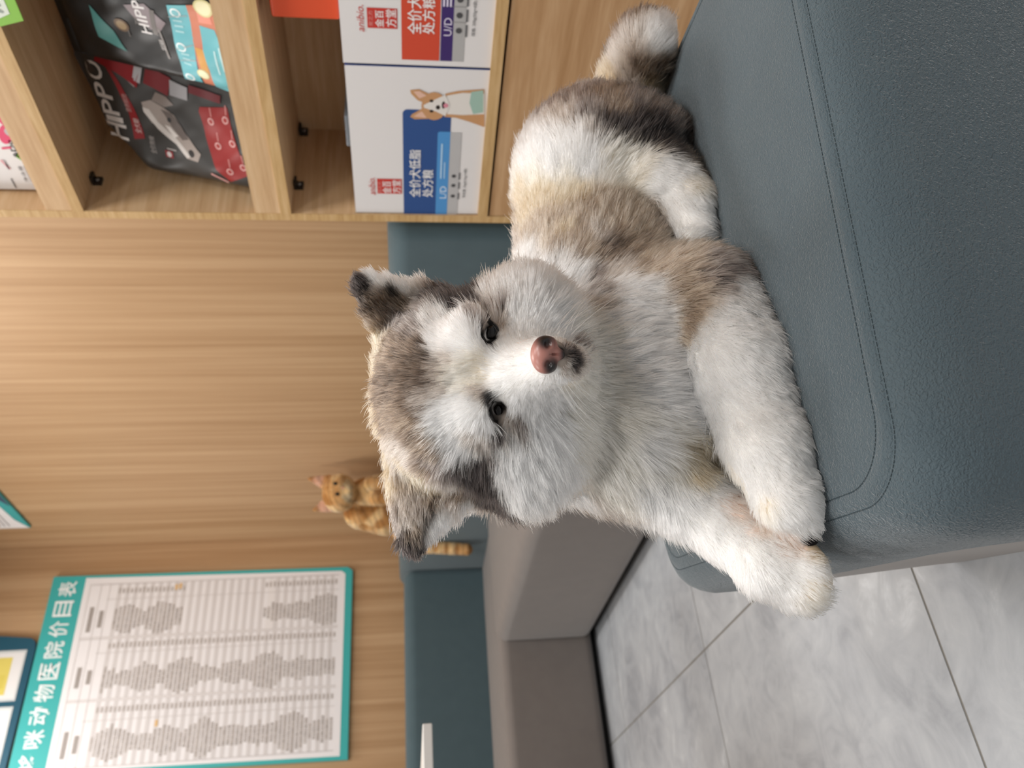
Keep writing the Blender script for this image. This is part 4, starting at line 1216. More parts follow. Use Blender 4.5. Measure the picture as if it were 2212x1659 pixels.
DOG_COAT = [
    (0.4723,0.6941,0.8376,0.014,'K'), (0.5013,0.6783,0.835,0.0141,'K'), (0.4413,0.7062,0.8354,0.0139,'K'), (0.4298,0.7516,0.83,0.0144,'K'),
    (0.3986,0.7545,0.8229,0.0133,'K'), (0.519,0.6555,0.8274,0.0116,'T'), (0.4409,0.6484,0.8157,0.0123,'V'), (0.4701,0.6364,0.811,0.0106,'T'),
    (0.4135,0.6625,0.8117,0.0122,'T'), (0.4286,0.6308,0.7983,0.0103,'V'), (0.454,0.622,0.798,0.0104,'V'), (0.4042,0.6481,0.7966,0.0103,'T'),
    (0.3934,0.6803,0.8034,0.0114,'L'), (0.3903,0.7207,0.7993,0.0119,'K'), (0.4031,0.7245,0.8083,0.012,'L'), (0.4281,0.6227,0.7878,0.0085,'V'),
    (0.4291,0.6169,0.7773,0.0076,'V'), (0.4294,0.6125,0.7648,0.0059,'L'), (0.4288,0.6082,0.7544,0.005,'C'), (0.4127,0.6339,0.7901,0.0085,'V'),
    (0.413,0.627,0.7796,0.0068,'L'), (0.4453,0.6175,0.7896,0.0077,'V'), (0.3924,0.6538,0.7883,0.0077,'T'), (0.3814,0.6609,0.7757,0.0069,'T'),
    (0.518,0.6542,0.8112,0.0112,'G'), (0.4971,0.6279,0.7975,0.009,'G'), (0.5033,0.6215,0.7863,0.0072,'G'), (0.5325,0.6427,0.8018,0.0084,'T'),
    (0.4745,0.6134,0.7869,0.0065,'G'), (0.4896,0.6115,0.7779,0.0061,'D'), (0.4797,0.6061,0.7696,0.0074,'W'), (0.4571,0.5911,0.7623,0.0084,'W'),
    (0.4459,0.587,0.7546,0.0083,'W'), (0.4404,0.5867,0.7466,0.0066,'W'), (0.4887,0.6104,0.7757,0.0053,'W'), (0.4746,0.5929,0.7573,0.006,'W'),
    (0.4331,0.5943,0.7444,0.0058,'C'), (0.4276,0.6008,0.7402,0.0058,'C'), (0.4228,0.6015,0.7321,0.0067,'C'), (0.4367,0.599,0.7566,0.0059,'L'),
    (0.3985,0.6283,0.7633,0.0084,'W'), (0.3971,0.6224,0.7553,0.0092,'W'), (0.3887,0.6249,0.7493,0.0091,'W'), (0.3881,0.6395,0.7612,0.0084,'W'),
    (0.3814,0.6491,0.7548,0.0076,'W'), (0.3774,0.6594,0.7481,0.006,'W'), (0.3964,0.6142,0.7412,0.0066,'W'), (0.3807,0.6359,0.7449,0.0059,'L'),
    (0.4109,0.6204,0.7631,0.0059,'L'), (0.4146,0.6113,0.7487,0.0058,'C'), (0.403,0.6093,0.7349,0.0041,'L'), (0.5422,0.6398,0.7644,0.0094,'D'),
    (0.5189,0.6194,0.7544,0.0091,'D'), (0.5017,0.6091,0.7444,0.0089,'D'), (0.4964,0.6061,0.736,0.008,'D'), (0.5376,0.6344,0.739,0.0094,'D'),
    (0.5533,0.6383,0.7499,0.0104,'D'), (0.558,0.6294,0.7406,0.0104,'D'), (0.5221,0.6161,0.7294,0.0064,'D'), (0.5593,0.631,0.757,0.0094,'D'),
    (0.5525,0.6375,0.7688,0.0066,'G'), (0.463,0.5786,0.7353,0.0038,'G'), (0.4648,0.5808,0.73,0.0034,'L'), (0.3716,0.6789,0.7648,0.0069,'G'),
    (0.3709,0.6782,0.7562,0.0069,'D'), (0.3734,0.6701,0.7435,0.0052,'D'), (0.3753,0.665,0.735,0.0052,'D'), (0.3699,0.6777,0.7301,0.0061,'D'),
    (0.3655,0.6971,0.7313,0.0071,'D'), (0.3642,0.695,0.7249,0.0071,'D'), (0.3609,0.7181,0.7188,0.0081,'D'), (0.3591,0.7408,0.7079,0.0093,'D'),
    (0.3662,0.7077,0.7373,0.0072,'G'), (0.3562,0.7512,0.7001,0.0084,'D'), (0.3714,0.6718,0.7239,0.0043,'D'), (0.3769,0.6596,0.7223,0.0034,'G'),
    (0.3757,0.6725,0.7735,0.006,'G'), (0.3686,0.7011,0.7642,0.0071,'L'), (0.3686,0.7216,0.7454,0.0073,'T'), (0.3661,0.7485,0.7255,0.0065,'L'),
    (0.3557,0.7541,0.7164,0.0075,'L'), (0.3502,0.7549,0.6979,0.0075,'T'), (0.3781,0.6403,0.7322,0.0038,'L'), (0.383,0.6634,0.782,0.006,'T'),
    (0.3742,0.6831,0.7776,0.007,'T'), (0.3722,0.717,0.7726,0.0072,'K'), (0.4634,0.5858,0.7234,0.0025,'B'), (0.4512,0.5852,0.7314,0.0025,'B'),
    (0.4439,0.5908,0.7231,0.0021,'B'), (0.4538,0.5942,0.7179,0.0021,'B'), (0.4717,0.5964,0.7099,0.0043,'L'), (0.4842,0.5982,0.7118,0.0039,'G'),
    (0.4872,0.5963,0.7065,0.0039,'G'), (0.4768,0.596,0.703,0.0043,'W'), (0.467,0.5905,0.7181,0.0026,'B'), (0.3989,0.6108,0.7263,0.0025,'B'),
    (0.4013,0.6086,0.723,0.0025,'B'), (0.3987,0.6167,0.7225,0.0021,'B'), (0.4004,0.6227,0.7122,0.0021,'B'), (0.3878,0.6309,0.7175,0.0021,'B'),
    (0.3987,0.6264,0.7107,0.0034,'D'), (0.3922,0.6236,0.7249,0.0025,'B'), (0.39,0.6285,0.7069,0.0046,'L'), (0.3899,0.6301,0.7004,0.0042,'G'),
    (0.3867,0.6395,0.6967,0.0043,'G'), (0.3846,0.6441,0.7037,0.0051,'W'), (0.384,0.6428,0.7103,0.0038,'L'), (0.3923,0.6156,0.7309,0.0025,'W'),
    (0.3835,0.625,0.7321,0.0033,'W'), (0.3824,0.6358,0.7187,0.0025,'D'), (0.416,0.5921,0.7166,0.0082,'W'), (0.414,0.5754,0.706,0.0101,'W'),
    (0.3999,0.5907,0.7057,0.0114,'W'), (0.4402,0.5835,0.6988,0.0092,'W'), (0.4694,0.5936,0.6908,0.0086,'W'), (0.474,0.5925,0.6817,0.0078,'W'),
    (0.3932,0.5955,0.6934,0.0114,'W'), (0.3923,0.5945,0.6854,0.0106,'W'), (0.3976,0.618,0.6734,0.0105,'W'), (0.3983,0.6039,0.671,0.0075,'W'),
    (0.4781,0.5978,0.6541,0.0079,'W'), (0.4772,0.6037,0.6444,0.0062,'C'), (0.394,0.5683,0.6925,0.0055,'W'), (0.4004,0.5962,0.6572,0.0058,'C'),
    (0.4098,0.6181,0.6418,0.0068,'C'), (0.4059,0.6316,0.6444,0.0086,'C'), (0.4309,0.6462,0.6205,0.0081,'C'), (0.452,0.6453,0.6084,0.0082,'C'),
    (0.4168,0.5515,0.6675,0.002,'L'), (0.4108,0.5515,0.6626,0.0024,'G'), (0.3991,0.5522,0.6655,0.0027,'L'), (0.4033,0.5546,0.6574,0.0039,'D'),
    (0.4017,0.551,0.6653,0.0031,'D'), (0.448,0.6001,0.6416,0.0022,'G'), (0.4021,0.5585,0.6512,0.0032,'B'), (0.3963,0.5618,0.6547,0.0028,'D'),
    (0.3924,0.5618,0.6624,0.0024,'L'), (0.3967,0.5659,0.6503,0.004,'L'), (0.3897,0.5694,0.6668,0.0028,'W'), (0.4068,0.5596,0.6472,0.004,'L'),
    (0.4663,0.6339,0.6178,0.0064,'C'), (0.4335,0.5746,0.6941,0.0041,'P'), (0.4077,0.5602,0.6962,0.0032,'W'), (0.4238,0.6603,0.6097,0.01,'C'),
    (0.4329,0.658,0.5948,0.0114,'C'), (0.5073,0.5986,0.7092,0.0098,'W'), (0.5081,0.5928,0.6963,0.0115,'W'), (0.5333,0.6013,0.6978,0.0109,'W'),
    (0.5121,0.5906,0.6782,0.0124,'W'), (0.5015,0.5917,0.6657,0.0124,'W'), (0.6611,0.7287,0.6469,0.0145,'W'), (0.62,0.6988,0.6277,0.0138,'W'),
    (0.5449,0.6215,0.716,0.0056,'G'), (0.5524,0.6161,0.7136,0.0065,'D'), (0.5608,0.6047,0.7046,0.0074,'G'), (0.7291,0.7772,0.6526,0.0084,'L'),
    (0.6728,0.7186,0.6413,0.0067,'L'), (0.51,0.6087,0.6395,0.0118,'W'), (0.503,0.629,0.623,0.0102,'C'), (0.6012,0.6853,0.6106,0.0094,'W'),
    (0.6465,0.6964,0.625,0.0075,'T'), (0.624,0.6835,0.608,0.0063,'T'), (0.5937,0.6766,0.5973,0.0062,'G'), (0.5573,0.6575,0.5931,0.0059,'G'),
    (0.5289,0.6462,0.5969,0.0058,'L'), (0.4984,0.6017,0.7185,0.004,'L'), (0.3759,0.6548,0.6969,0.0112,'W'), (0.3636,0.6687,0.6834,0.013,'W'),
    (0.3544,0.6893,0.6684,0.0132,'W'), (0.3497,0.6984,0.6811,0.0124,'W'), (0.3596,0.6788,0.6957,0.0105,'W'), (0.3661,0.6721,0.7046,0.0069,'W'),
    (0.3761,0.6568,0.6617,0.0113,'W'), (0.3869,0.6409,0.6714,0.0111,'W'), (0.3655,0.6832,0.6501,0.0124,'W'), (0.3842,0.6719,0.636,0.0116,'C'),
    (0.3822,0.7156,0.6194,0.0121,'C'), (0.3959,0.6484,0.6429,0.0096,'C'), (0.4058,0.6741,0.6143,0.0109,'C'), (0.3484,0.7476,0.6706,0.0084,'L'),
    (0.3491,0.7535,0.684,0.0065,'T'), (0.3537,0.7661,0.6484,0.0096,'T'), (0.3684,0.7823,0.6244,0.0098,'L'), (0.3819,0.7661,0.6203,0.0098,'W'),
    (0.3752,0.7537,0.6061,0.0087,'L'), (0.3798,0.7964,0.6001,0.0081,'T'), (0.3716,0.7473,0.5956,0.0086,'C'), (0.3523,0.7351,0.6624,0.0074,'W'),
    (0.3859,0.7414,0.8041,0.0102,'T'), (0.3677,0.7461,0.8043,0.0101,'L'), (0.3525,0.7466,0.7976,0.0101,'L'), (0.3757,0.742,0.7996,0.0092,'L'),
    (0.3602,0.7514,0.809,0.0065,'D'), (0.3411,0.7535,0.8046,0.0064,'D'), (0.3385,0.7488,0.7933,0.0073,'T'), (0.3283,0.7529,0.798,0.0063,'D'),
    (0.3261,0.754,0.7913,0.0054,'B'), (0.3381,0.7487,0.7843,0.005,'D'), (0.3485,0.7447,0.7795,0.0046,'B'), (0.3569,0.7416,0.7748,0.0041,'D'),
    (0.3384,0.75,0.7775,0.0055,'W'), (0.3446,0.7478,0.7705,0.0064,'W'), (0.3528,0.7445,0.7635,0.0064,'W'), (0.3591,0.7425,0.7564,0.0064,'P'),
    (0.3614,0.7425,0.7494,0.0055,'P'), (0.3622,0.7446,0.7423,0.0056,'W'), (0.3664,0.7361,0.7632,0.0055,'L'), (0.3675,0.7375,0.7769,0.0064,'T'),
    (0.3598,0.7418,0.7861,0.0064,'L'), (0.365,0.7402,0.7377,0.0046,'W'), (0.3683,0.7345,0.7678,0.0055,'T'), (0.536,0.6221,0.8398,0.0045,'D'),
    (0.5391,0.6188,0.8352,0.0045,'D'), (0.5311,0.6339,0.8389,0.0055,'D'), (0.5242,0.6471,0.834,0.0065,'D'), (0.5283,0.6377,0.8268,0.0074,'T'),
    (0.5242,0.6472,0.8203,0.0083,'T'), (0.5328,0.6359,0.8154,0.0065,'T'), (0.5365,0.6261,0.8242,0.0041,'L'), (0.5399,0.6287,0.813,0.0037,'B'),
    (0.5375,0.6343,0.8071,0.0037,'B'), (0.534,0.6409,0.8026,0.0037,'B'), (0.5458,0.6229,0.8174,0.0051,'W'), (0.5503,0.6267,0.806,0.0056,'W'),
    (0.5474,0.6317,0.7946,0.0065,'W'), (0.5412,0.6388,0.7877,0.0065,'L'), (0.5454,0.6191,0.8263,0.0041,'W'), (0.5419,0.6395,0.7784,0.0066,'L'),
    (0.4887,0.6409,0.5991,0.0084,'C'), (0.5496,0.6484,0.5734,0.0118,'W'), (0.5443,0.6421,0.5556,0.0146,'W'), (0.5122,0.6409,0.5517,0.0143,'W'),
    (0.5128,0.6415,0.5808,0.0114,'W'), (0.4831,0.6416,0.576,0.013,'W'), (0.4728,0.6434,0.5582,0.0139,'W'), (0.5322,0.6351,0.5346,0.0096,'L'),
    (0.5946,0.6622,0.5684,0.0092,'L'), (0.6218,0.6694,0.5734,0.0104,'T'), (0.6412,0.667,0.5547,0.0132,'T'), (0.4127,0.6692,0.5816,0.0137,'C'),
    (0.4396,0.6522,0.5715,0.0128,'W'), (0.4306,0.6556,0.5534,0.0137,'W'), (0.3968,0.6866,0.5898,0.0128,'C'), (0.3935,0.6822,0.5631,0.0137,'W'),
    (0.3998,0.6757,0.5447,0.0119,'C'), (0.4207,0.6665,0.524,0.0111,'W'), (0.4543,0.6499,0.5361,0.013,'W'), (0.3774,0.7091,0.5786,0.013,'C'),
    (0.3665,0.7191,0.5591,0.014,'W'), (0.3768,0.7002,0.5427,0.0111,'C'), (0.3682,0.7739,0.5808,0.0128,'L'), (0.3644,0.7908,0.5523,0.013,'W'),
    (0.3456,0.7408,0.543,0.0122,'W'), (0.3692,0.7979,0.5911,0.009,'T'), (0.3668,0.739,0.5786,0.0104,'C'), (0.3914,0.6894,0.5236,0.0093,'K'),
    (0.3858,0.6989,0.5124,0.0075,'K'), (0.3722,0.7026,0.519,0.0074,'K'), (0.4443,0.6509,0.578,0.0055,'L'), (0.5859,0.6449,0.5374,0.0131,'U'),
    (0.5758,0.6263,0.5183,0.0138,'U'), (0.5454,0.614,0.5128,0.0134,'U'), (0.521,0.6145,0.508,0.0132,'U'), (0.5045,0.624,0.5137,0.0122,'U'),
    (0.4911,0.6372,0.52,0.0094,'U'), (0.5399,0.6222,0.5216,0.0115,'U'), (0.5382,0.6058,0.4971,0.0113,'G'), (0.5618,0.6036,0.4775,0.0106,'G'),
    (0.515,0.6074,0.4969,0.0084,'L'), (0.5227,0.6021,0.4822,0.0075,'G'), (0.6335,0.6659,0.5018,0.0127,'U'), (0.5928,0.6227,0.4902,0.0109,'U'),
    (0.5032,0.6373,0.5248,0.0066,'U'), (0.4905,0.6067,0.4931,0.011,'W'), (0.4766,0.6185,0.5069,0.0119,'W'), (0.465,0.6335,0.5145,0.012,'W'),
    (0.504,0.6015,0.4772,0.0092,'W'), (0.5234,0.603,0.4622,0.0075,'W'), (0.4442,0.6056,0.495,0.0133,'W'), (0.4102,0.6108,0.4878,0.0139,'W'),
    (0.4167,0.636,0.5056,0.0134,'W'), (0.4194,0.6016,0.4705,0.0113,'W'), (0.3593,0.6107,0.4829,0.0134,'W'), (0.3727,0.6324,0.4988,0.013,'W'),
    (0.3465,0.6063,0.4618,0.0108,'W'), (0.312,0.6198,0.4706,0.0123,'W'), (0.3228,0.6307,0.4853,0.0125,'W'), (0.3269,0.6141,0.4512,0.0074,'W'),
    (0.294,0.6212,0.4537,0.0081,'W'), (0.2863,0.6318,0.4689,0.0098,'W'), (0.2795,0.6378,0.4511,0.0065,'W'), (0.3354,0.6637,0.4882,0.0087,'C'),
    (0.3923,0.7215,0.4844,0.0077,'K'), (0.2948,0.6394,0.4808,0.0074,'C'), (0.3389,0.7078,0.5199,0.0118,'W'), (0.3274,0.7249,0.5269,0.011,'W'),
    (0.314,0.6979,0.5051,0.0124,'W'), (0.2967,0.7124,0.5091,0.0125,'W'), (0.3198,0.6908,0.4921,0.0089,'P'), (0.2935,0.6763,0.4764,0.0077,'P'),
    (0.2696,0.6643,0.4652,0.0067,'P'), (0.2764,0.6882,0.4946,0.0128,'W'), (0.2499,0.679,0.4825,0.0125,'W'), (0.2633,0.6693,0.4781,0.0108,'W'),
    (0.2357,0.6777,0.4651,0.0116,'W'), (0.2453,0.6597,0.4523,0.009,'W'), (0.2552,0.6531,0.4434,0.0057,'K'), (0.2298,0.6647,0.4441,0.0073,'C'),
    (0.2223,0.6783,0.4471,0.0082,'C'), (0.2669,0.6591,0.4548,0.0058,'P'), (0.2702,0.6522,0.4457,0.0033,'D'), (0.8452,0.7647,0.6659,0.0113,'D'),
    (0.8191,0.7824,0.6663,0.0139,'D'), (0.5662,0.5712,0.7049,0.0099,'D'), (0.5633,0.5939,0.7007,0.0083,'G'), (0.784,0.7735,0.6481,0.016,'U'),
    (0.7901,0.7459,0.6444,0.0157,'K'), (0.8361,0.7727,0.65,0.0126,'C'), (0.7616,0.7109,0.6333,0.0151,'K'), (0.7305,0.6889,0.6164,0.0157,'K'),
    (0.7042,0.7019,0.6289,0.0157,'U'), (0.6952,0.6772,0.6,0.0164,'U'), (0.706,0.6646,0.5672,0.0153,'U'), (0.7213,0.6722,0.5918,0.0111,'K'),
    (0.7049,0.663,0.5397,0.0142,'U'), (0.7037,0.6687,0.5103,0.0133,'U'), (0.6689,0.6653,0.5561,0.0161,'U'), (0.6676,0.6709,0.5163,0.0152,'U'),
    (0.6897,0.6775,0.4935,0.01,'L'), (0.6515,0.6783,0.5999,0.0139,'U'), (0.6691,0.705,0.6323,0.0132,'U'), (0.6385,0.6681,0.5657,0.0116,'D'),
    (0.6547,0.67,0.5792,0.0107,'L'), (0.6413,0.667,0.5438,0.0106,'U'), (0.6733,0.6857,0.6124,0.0087,'K'), (0.8803,0.7383,0.6497,0.0139,'W'),
    (0.8973,0.7207,0.6374,0.0138,'W'), (0.8154,0.6906,0.6364,0.0165,'W'), (0.8177,0.6629,0.622,0.015,'W'), (0.7837,0.6701,0.6131,0.0171,'W'),
    (0.7858,0.7023,0.632,0.0152,'C'), (0.8421,0.7451,0.646,0.0137,'C'), (0.7581,0.6767,0.6036,0.0136,'C'), (0.7747,0.6545,0.5878,0.0169,'W'),
    (0.756,0.6594,0.5723,0.0157,'W'), (0.762,0.6497,0.5504,0.0145,'C'), (0.7415,0.6606,0.5571,0.0134,'C'), (0.7469,0.6501,0.5242,0.0145,'C'),
    (0.7332,0.6598,0.53,0.0122,'C'), (0.7208,0.6477,0.501,0.0154,'W'), (0.7238,0.6359,0.4865,0.0131,'W'), (0.6977,0.6405,0.4792,0.0151,'W'),
    (0.6827,0.6404,0.4657,0.0129,'W'), (0.6641,0.6518,0.4719,0.0139,'W'), (0.6836,0.6563,0.4834,0.013,'W'), (0.6541,0.649,0.4583,0.0096,'W'),
    (0.7047,0.6322,0.4634,0.0119,'C'), (0.913,0.6945,0.62,0.0137,'G'), (0.9183,0.6828,0.5958,0.0149,'G'), (0.8746,0.6424,0.5768,0.0141,'G'),
    (0.8276,0.6419,0.6005,0.0126,'L'), (0.828,0.6276,0.5738,0.0125,'G'), (0.8453,0.6228,0.5489,0.0126,'T'), (0.8192,0.6197,0.5419,0.0124,'T'),
    (0.8276,0.6185,0.5176,0.0125,'G'), (0.8385,0.6256,0.4845,0.0115,'G'), (0.796,0.6294,0.5608,0.0101,'D'), (0.788,0.6291,0.5392,0.0112,'D'),
    (0.7835,0.6316,0.5164,0.0112,'D'), (0.7762,0.6319,0.4946,0.0112,'D'), (0.7663,0.63,0.4739,0.01,'D'), (0.8057,0.6548,0.4471,0.0093,'D'),
    (0.7978,0.6285,0.4914,0.0102,'D'), (0.7991,0.6235,0.5155,0.0101,'D'), (0.8115,0.6318,0.4702,0.0092,'G'), (0.7566,0.6354,0.46,0.0078,'T'),
    (0.7932,0.6343,0.5717,0.0078,'L'), (0.8349,0.6552,0.6153,0.0104,'L'), (0.9708,0.6813,0.5118,0.0128,'K'), (0.9536,0.6756,0.4961,0.0127,'L'),
    (0.9699,0.6514,0.5052,0.0138,'L'), (0.9532,0.6534,0.4882,0.0113,'T'), (0.949,0.6567,0.4688,0.0125,'T'), (0.955,0.6748,0.4501,0.0102,'D'),
    (0.969,0.6692,0.429,0.009,'D'), (0.9728,0.6503,0.4334,0.0089,'D'), (0.9605,0.6234,0.4874,0.0123,'L'), (0.9766,0.6279,0.5027,0.0112,'L'),
    (0.9758,0.6053,0.4638,0.011,'W'), (0.9744,0.6105,0.45,0.0098,'W'), (0.9602,0.6157,0.4704,0.011,'W'), (0.9585,0.6207,0.4568,0.0074,'W'),
    (0.9792,0.6047,0.476,0.0086,'L'), (0.9932,0.615,0.4323,0.0075,'G'), (1.0003,0.606,0.4333,0.0075,'D'), (1.0101,0.6032,0.4579,0.0075,'D'),
    (1.0117,0.6051,0.4764,0.0087,'D'), (0.9919,0.6102,0.4914,0.0099,'T'), (0.9917,0.631,0.506,0.0088,'T'), (1.0033,0.6672,0.5097,0.009,'D'),
    (0.9489,0.6858,0.4617,0.0103,'K'), (0.9803,0.6268,0.4252,0.0063,'D'),
]
DOG_FLOW = [
    (0.4113,0.5649,0.6993,0.4,0.71,0.58), (0.416,0.5921,0.7166,0.3,0.4,0.87), (0.4265,0.6064,0.7483,0.07,0.35,0.93), (0.4252,0.6187,0.7774,0.19,0.51,0.84),
    (0.4309,0.634,0.8026,0.14,0.41,0.9), (0.4545,0.6155,0.7894,0.64,0.66,0.4), (0.4016,0.6442,0.7903,-0.08,0.53,0.84), (0.4031,0.6967,0.8124,-0.25,0.66,0.71),
    (0.4593,0.594,0.7642,0.72,0.5,0.48), (0.4452,0.5894,0.7566,0.88,0.41,0.23), (0.3948,0.6341,0.7654,-0.05,0.64,0.77), (0.3832,0.6399,0.753,-0.22,0.88,0.43),
    (0.4009,0.628,0.7653,0.07,0.54,0.84), (0.4644,0.5803,0.7309,0.92,-0.22,0.33), (0.5042,0.6087,0.7354,0.88,-0.21,0.43), (0.3781,0.6403,0.7322,-0.22,0.98,0.03),
    (0.3675,0.6826,0.7256,-0.06,0.99,-0.14), (0.4694,0.5936,0.6908,0.98,-0.07,-0.19), (0.5011,0.5913,0.6926,0.94,-0.34,0.06), (0.4956,0.5915,0.6664,0.8,0.56,-0.22),
    (0.5103,0.6161,0.6336,0.8,0.49,-0.36), (0.3924,0.5945,0.6895,-0.17,0.95,-0.27), (0.3843,0.6439,0.6973,-0.59,0.8,-0.14), (0.3693,0.6619,0.6705,-0.68,0.67,-0.3),
    (0.3961,0.6401,0.653,-0.1,0.83,-0.55), (0.4767,0.596,0.659,0.73,0.62,-0.28), (0.3998,0.5916,0.6559,0.27,0.84,-0.47), (0.3516,0.6924,0.6817,-0.64,0.68,-0.35),
    (0.38,0.7211,0.6235,-0.61,0.59,-0.53), (0.3978,0.6876,0.6082,-0.49,0.51,-0.71), (0.4392,0.6507,0.6092,-0.11,0.11,-0.99), (0.5061,0.6405,0.6062,0.18,0.02,-0.98),
    (0.447,0.5966,0.6449,0.52,0.7,-0.49), (0.4291,0.5823,0.7082,0.95,0.3,0.09), (0.3972,0.6013,0.7048,-0.2,0.96,0.2), (0.3802,0.7407,0.7995,-0.97,0.2,-0.11),
    (0.3586,0.7484,0.8044,-0.97,0.2,-0.13), (0.3548,0.7424,0.7771,-0.6,0.8,0.0), (0.3646,0.7382,0.754,-0.77,0.54,0.35), (0.3649,0.7398,0.7401,-0.5,0.85,0.17),
    (0.531,0.641,0.8109,0.13,-0.6,0.79), (0.5387,0.6358,0.8016,0.79,-0.03,0.61), (0.5494,0.634,0.7876,0.66,0.07,0.75), (0.5213,0.651,0.8249,0.4,-0.62,0.67),
    (0.4111,0.6672,0.5636,-0.19,0.22,-0.96), (0.3809,0.7056,0.5836,-0.5,0.58,-0.65), (0.3673,0.7608,0.5837,-0.58,0.57,-0.58), (0.3508,0.7301,0.5448,-0.6,0.71,-0.36),
    (0.4528,0.6473,0.5609,0.07,0.12,-0.99), (0.5378,0.6419,0.5568,-0.42,-0.24,-0.88), (0.618,0.6651,0.5588,0.43,0.06,-0.9), (0.5424,0.6251,0.5253,-0.27,-0.56,-0.78),
    (0.6335,0.6659,0.5018,0.46,-0.29,-0.84), (0.4841,0.6132,0.5021,-0.83,-0.38,-0.41), (0.4167,0.636,0.5056,-0.87,-0.38,-0.32), (0.4226,0.6059,0.4863,-0.86,-0.01,-0.51),
    (0.3585,0.6253,0.4957,-0.88,-0.13,-0.46), (0.3302,0.6187,0.479,-0.89,0.02,-0.45), (0.2958,0.6236,0.4694,-0.5,0.37,-0.78), (0.3389,0.7078,0.5199,-0.87,-0.26,-0.42),
    (0.3097,0.6991,0.5057,-0.82,-0.43,-0.38), (0.2937,0.7167,0.5084,-0.87,0.01,-0.5), (0.2615,0.6749,0.4853,-0.8,0.05,-0.6), (0.2438,0.686,0.4816,-0.51,0.66,-0.55),
    (0.2438,0.666,0.4588,-0.56,-0.06,-0.83), (0.7114,0.7012,0.6283,0.76,-0.45,-0.46), (0.6801,0.6694,0.5812,0.94,-0.13,-0.33), (0.6786,0.6671,0.5264,0.91,-0.16,-0.38),
    (0.7674,0.7741,0.6619,0.92,-0.3,0.25), (0.7976,0.7053,0.6363,0.84,-0.54,-0.02), (0.7559,0.6669,0.5882,0.83,-0.56,-0.01), (0.7512,0.6542,0.534,0.57,-0.56,-0.6),
    (0.7291,0.6409,0.5011,-0.7,-0.09,-0.71), (0.6977,0.6405,0.4792,-0.82,0.12,-0.56), (0.8628,0.6926,0.6315,0.95,-0.28,0.11), (0.8174,0.6335,0.5858,0.98,0.15,-0.15),
    (0.7878,0.6288,0.5335,0.9,-0.23,-0.36), (0.7861,0.6328,0.4867,0.79,-0.3,-0.54), (0.9509,0.6811,0.4953,0.25,-0.97,0.02), (0.9495,0.65,0.4703,0.36,-0.93,0.01),
    (0.9685,0.6151,0.488,0.9,-0.37,-0.22), (0.9661,0.6122,0.4576,0.85,-0.33,-0.4), (0.9774,0.6567,0.5093,0.95,-0.3,0.09),
]
DOG_LENGTH = [
    (0.3997,0.5494,0.6825,0.0233,0.006), (0.4072,0.5661,0.6996,0.0199,0.01), (0.416,0.5921,0.7166,0.0123,0.012), (0.4601,0.5954,0.7216,0.0068,0.005),
    (0.4014,0.6344,0.7162,0.0068,0.005), (0.3984,0.5545,0.662,0.0157,0.008), (0.469,0.5931,0.6822,0.0129,0.014), (0.3944,0.6051,0.6839,0.0124,0.014),
    (0.4424,0.5858,0.7486,0.0124,0.016), (0.3949,0.6192,0.7493,0.0124,0.016), (0.4251,0.6257,0.7899,0.0212,0.02), (0.4717,0.6934,0.8306,0.0187,0.022),
    (0.519,0.6555,0.8205,0.014,0.02), (0.4217,0.7474,0.8227,0.0143,0.022), (0.5424,0.64,0.7409,0.0189,0.024), (0.3651,0.6965,0.7291,0.0177,0.024),
    (0.5134,0.5922,0.6914,0.0222,0.026), (0.3636,0.6687,0.6834,0.026,0.026), (0.3477,0.7368,0.6533,0.0231,0.03), (0.6328,0.6893,0.6168,0.0213,0.03),
    (0.3848,0.7113,0.6103,0.0232,0.03), (0.4313,0.6552,0.6096,0.0227,0.022), (0.3566,0.7448,0.7953,0.0183,0.018), (0.3464,0.7462,0.7728,0.0137,0.016),
    (0.3613,0.742,0.7517,0.0092,0.022), (0.5337,0.6298,0.8243,0.0183,0.014), (0.4118,0.668,0.5726,0.0365,0.032), (0.3636,0.7237,0.5584,0.0281,0.034),
    (0.5186,0.6411,0.5603,0.0287,0.028), (0.5375,0.6194,0.5179,0.0286,0.024), (0.4373,0.6112,0.4994,0.0266,0.02), (0.3511,0.6132,0.4842,0.0251,0.016),
    (0.2944,0.6214,0.4621,0.0203,0.014), (0.3171,0.7041,0.5117,0.0224,0.018), (0.2579,0.6767,0.4856,0.0251,0.016), (0.2382,0.6634,0.4528,0.0204,0.014),
    (0.7017,0.6915,0.6194,0.0444,0.024), (0.6761,0.6648,0.544,0.0432,0.022), (0.7926,0.6633,0.6131,0.0399,0.024), (0.7698,0.6417,0.5337,0.0391,0.022),
    (0.6791,0.6444,0.4709,0.0268,0.014), (0.8052,0.6214,0.515,0.0281,0.026), (0.8874,0.667,0.6017,0.0301,0.026), (0.9554,0.6337,0.4859,0.0432,0.026),
    (0.9944,0.6036,0.4607,0.0247,0.028),
]
EYES = [(0.461, 0.5973, 0.7222), (0.4021, 0.6363, 0.7155)]
NOSE = (0.4023, 0.5503, 0.682)
PAD = (0.2714, 0.6562, 0.4437)
dog = thing('dog', 'fluffy grey and white puppy lying on the teal ottoman, facing out', 'dog', (0.55, 0.68, 0.434))
V, F = surface_nets(DOG_PRIMS, (0.10, 0.38, 0.41), (1.14, 1.02, 0.92), 0.005)
skin('body', V, F, coat_mat('puppy_skin'), dog, coat_at(V, DOG_COAT))
FUR = fur_mat('puppy_fur')
fwd = np.array(FWD)
OPEN = [(0.0090, 0.0075), (0.0112, 0.0076)]       # half width and half height of each eye
bald = [(np.array(e) - fwd * 0.001, (a + 0.0035, b + 0.0035, 0.02)) for e, (a, b) in zip(EYES, OPEN)] + [(np.array(NOSE) + fwd * 0.004, 0.0168), (PAD, 0.011)]
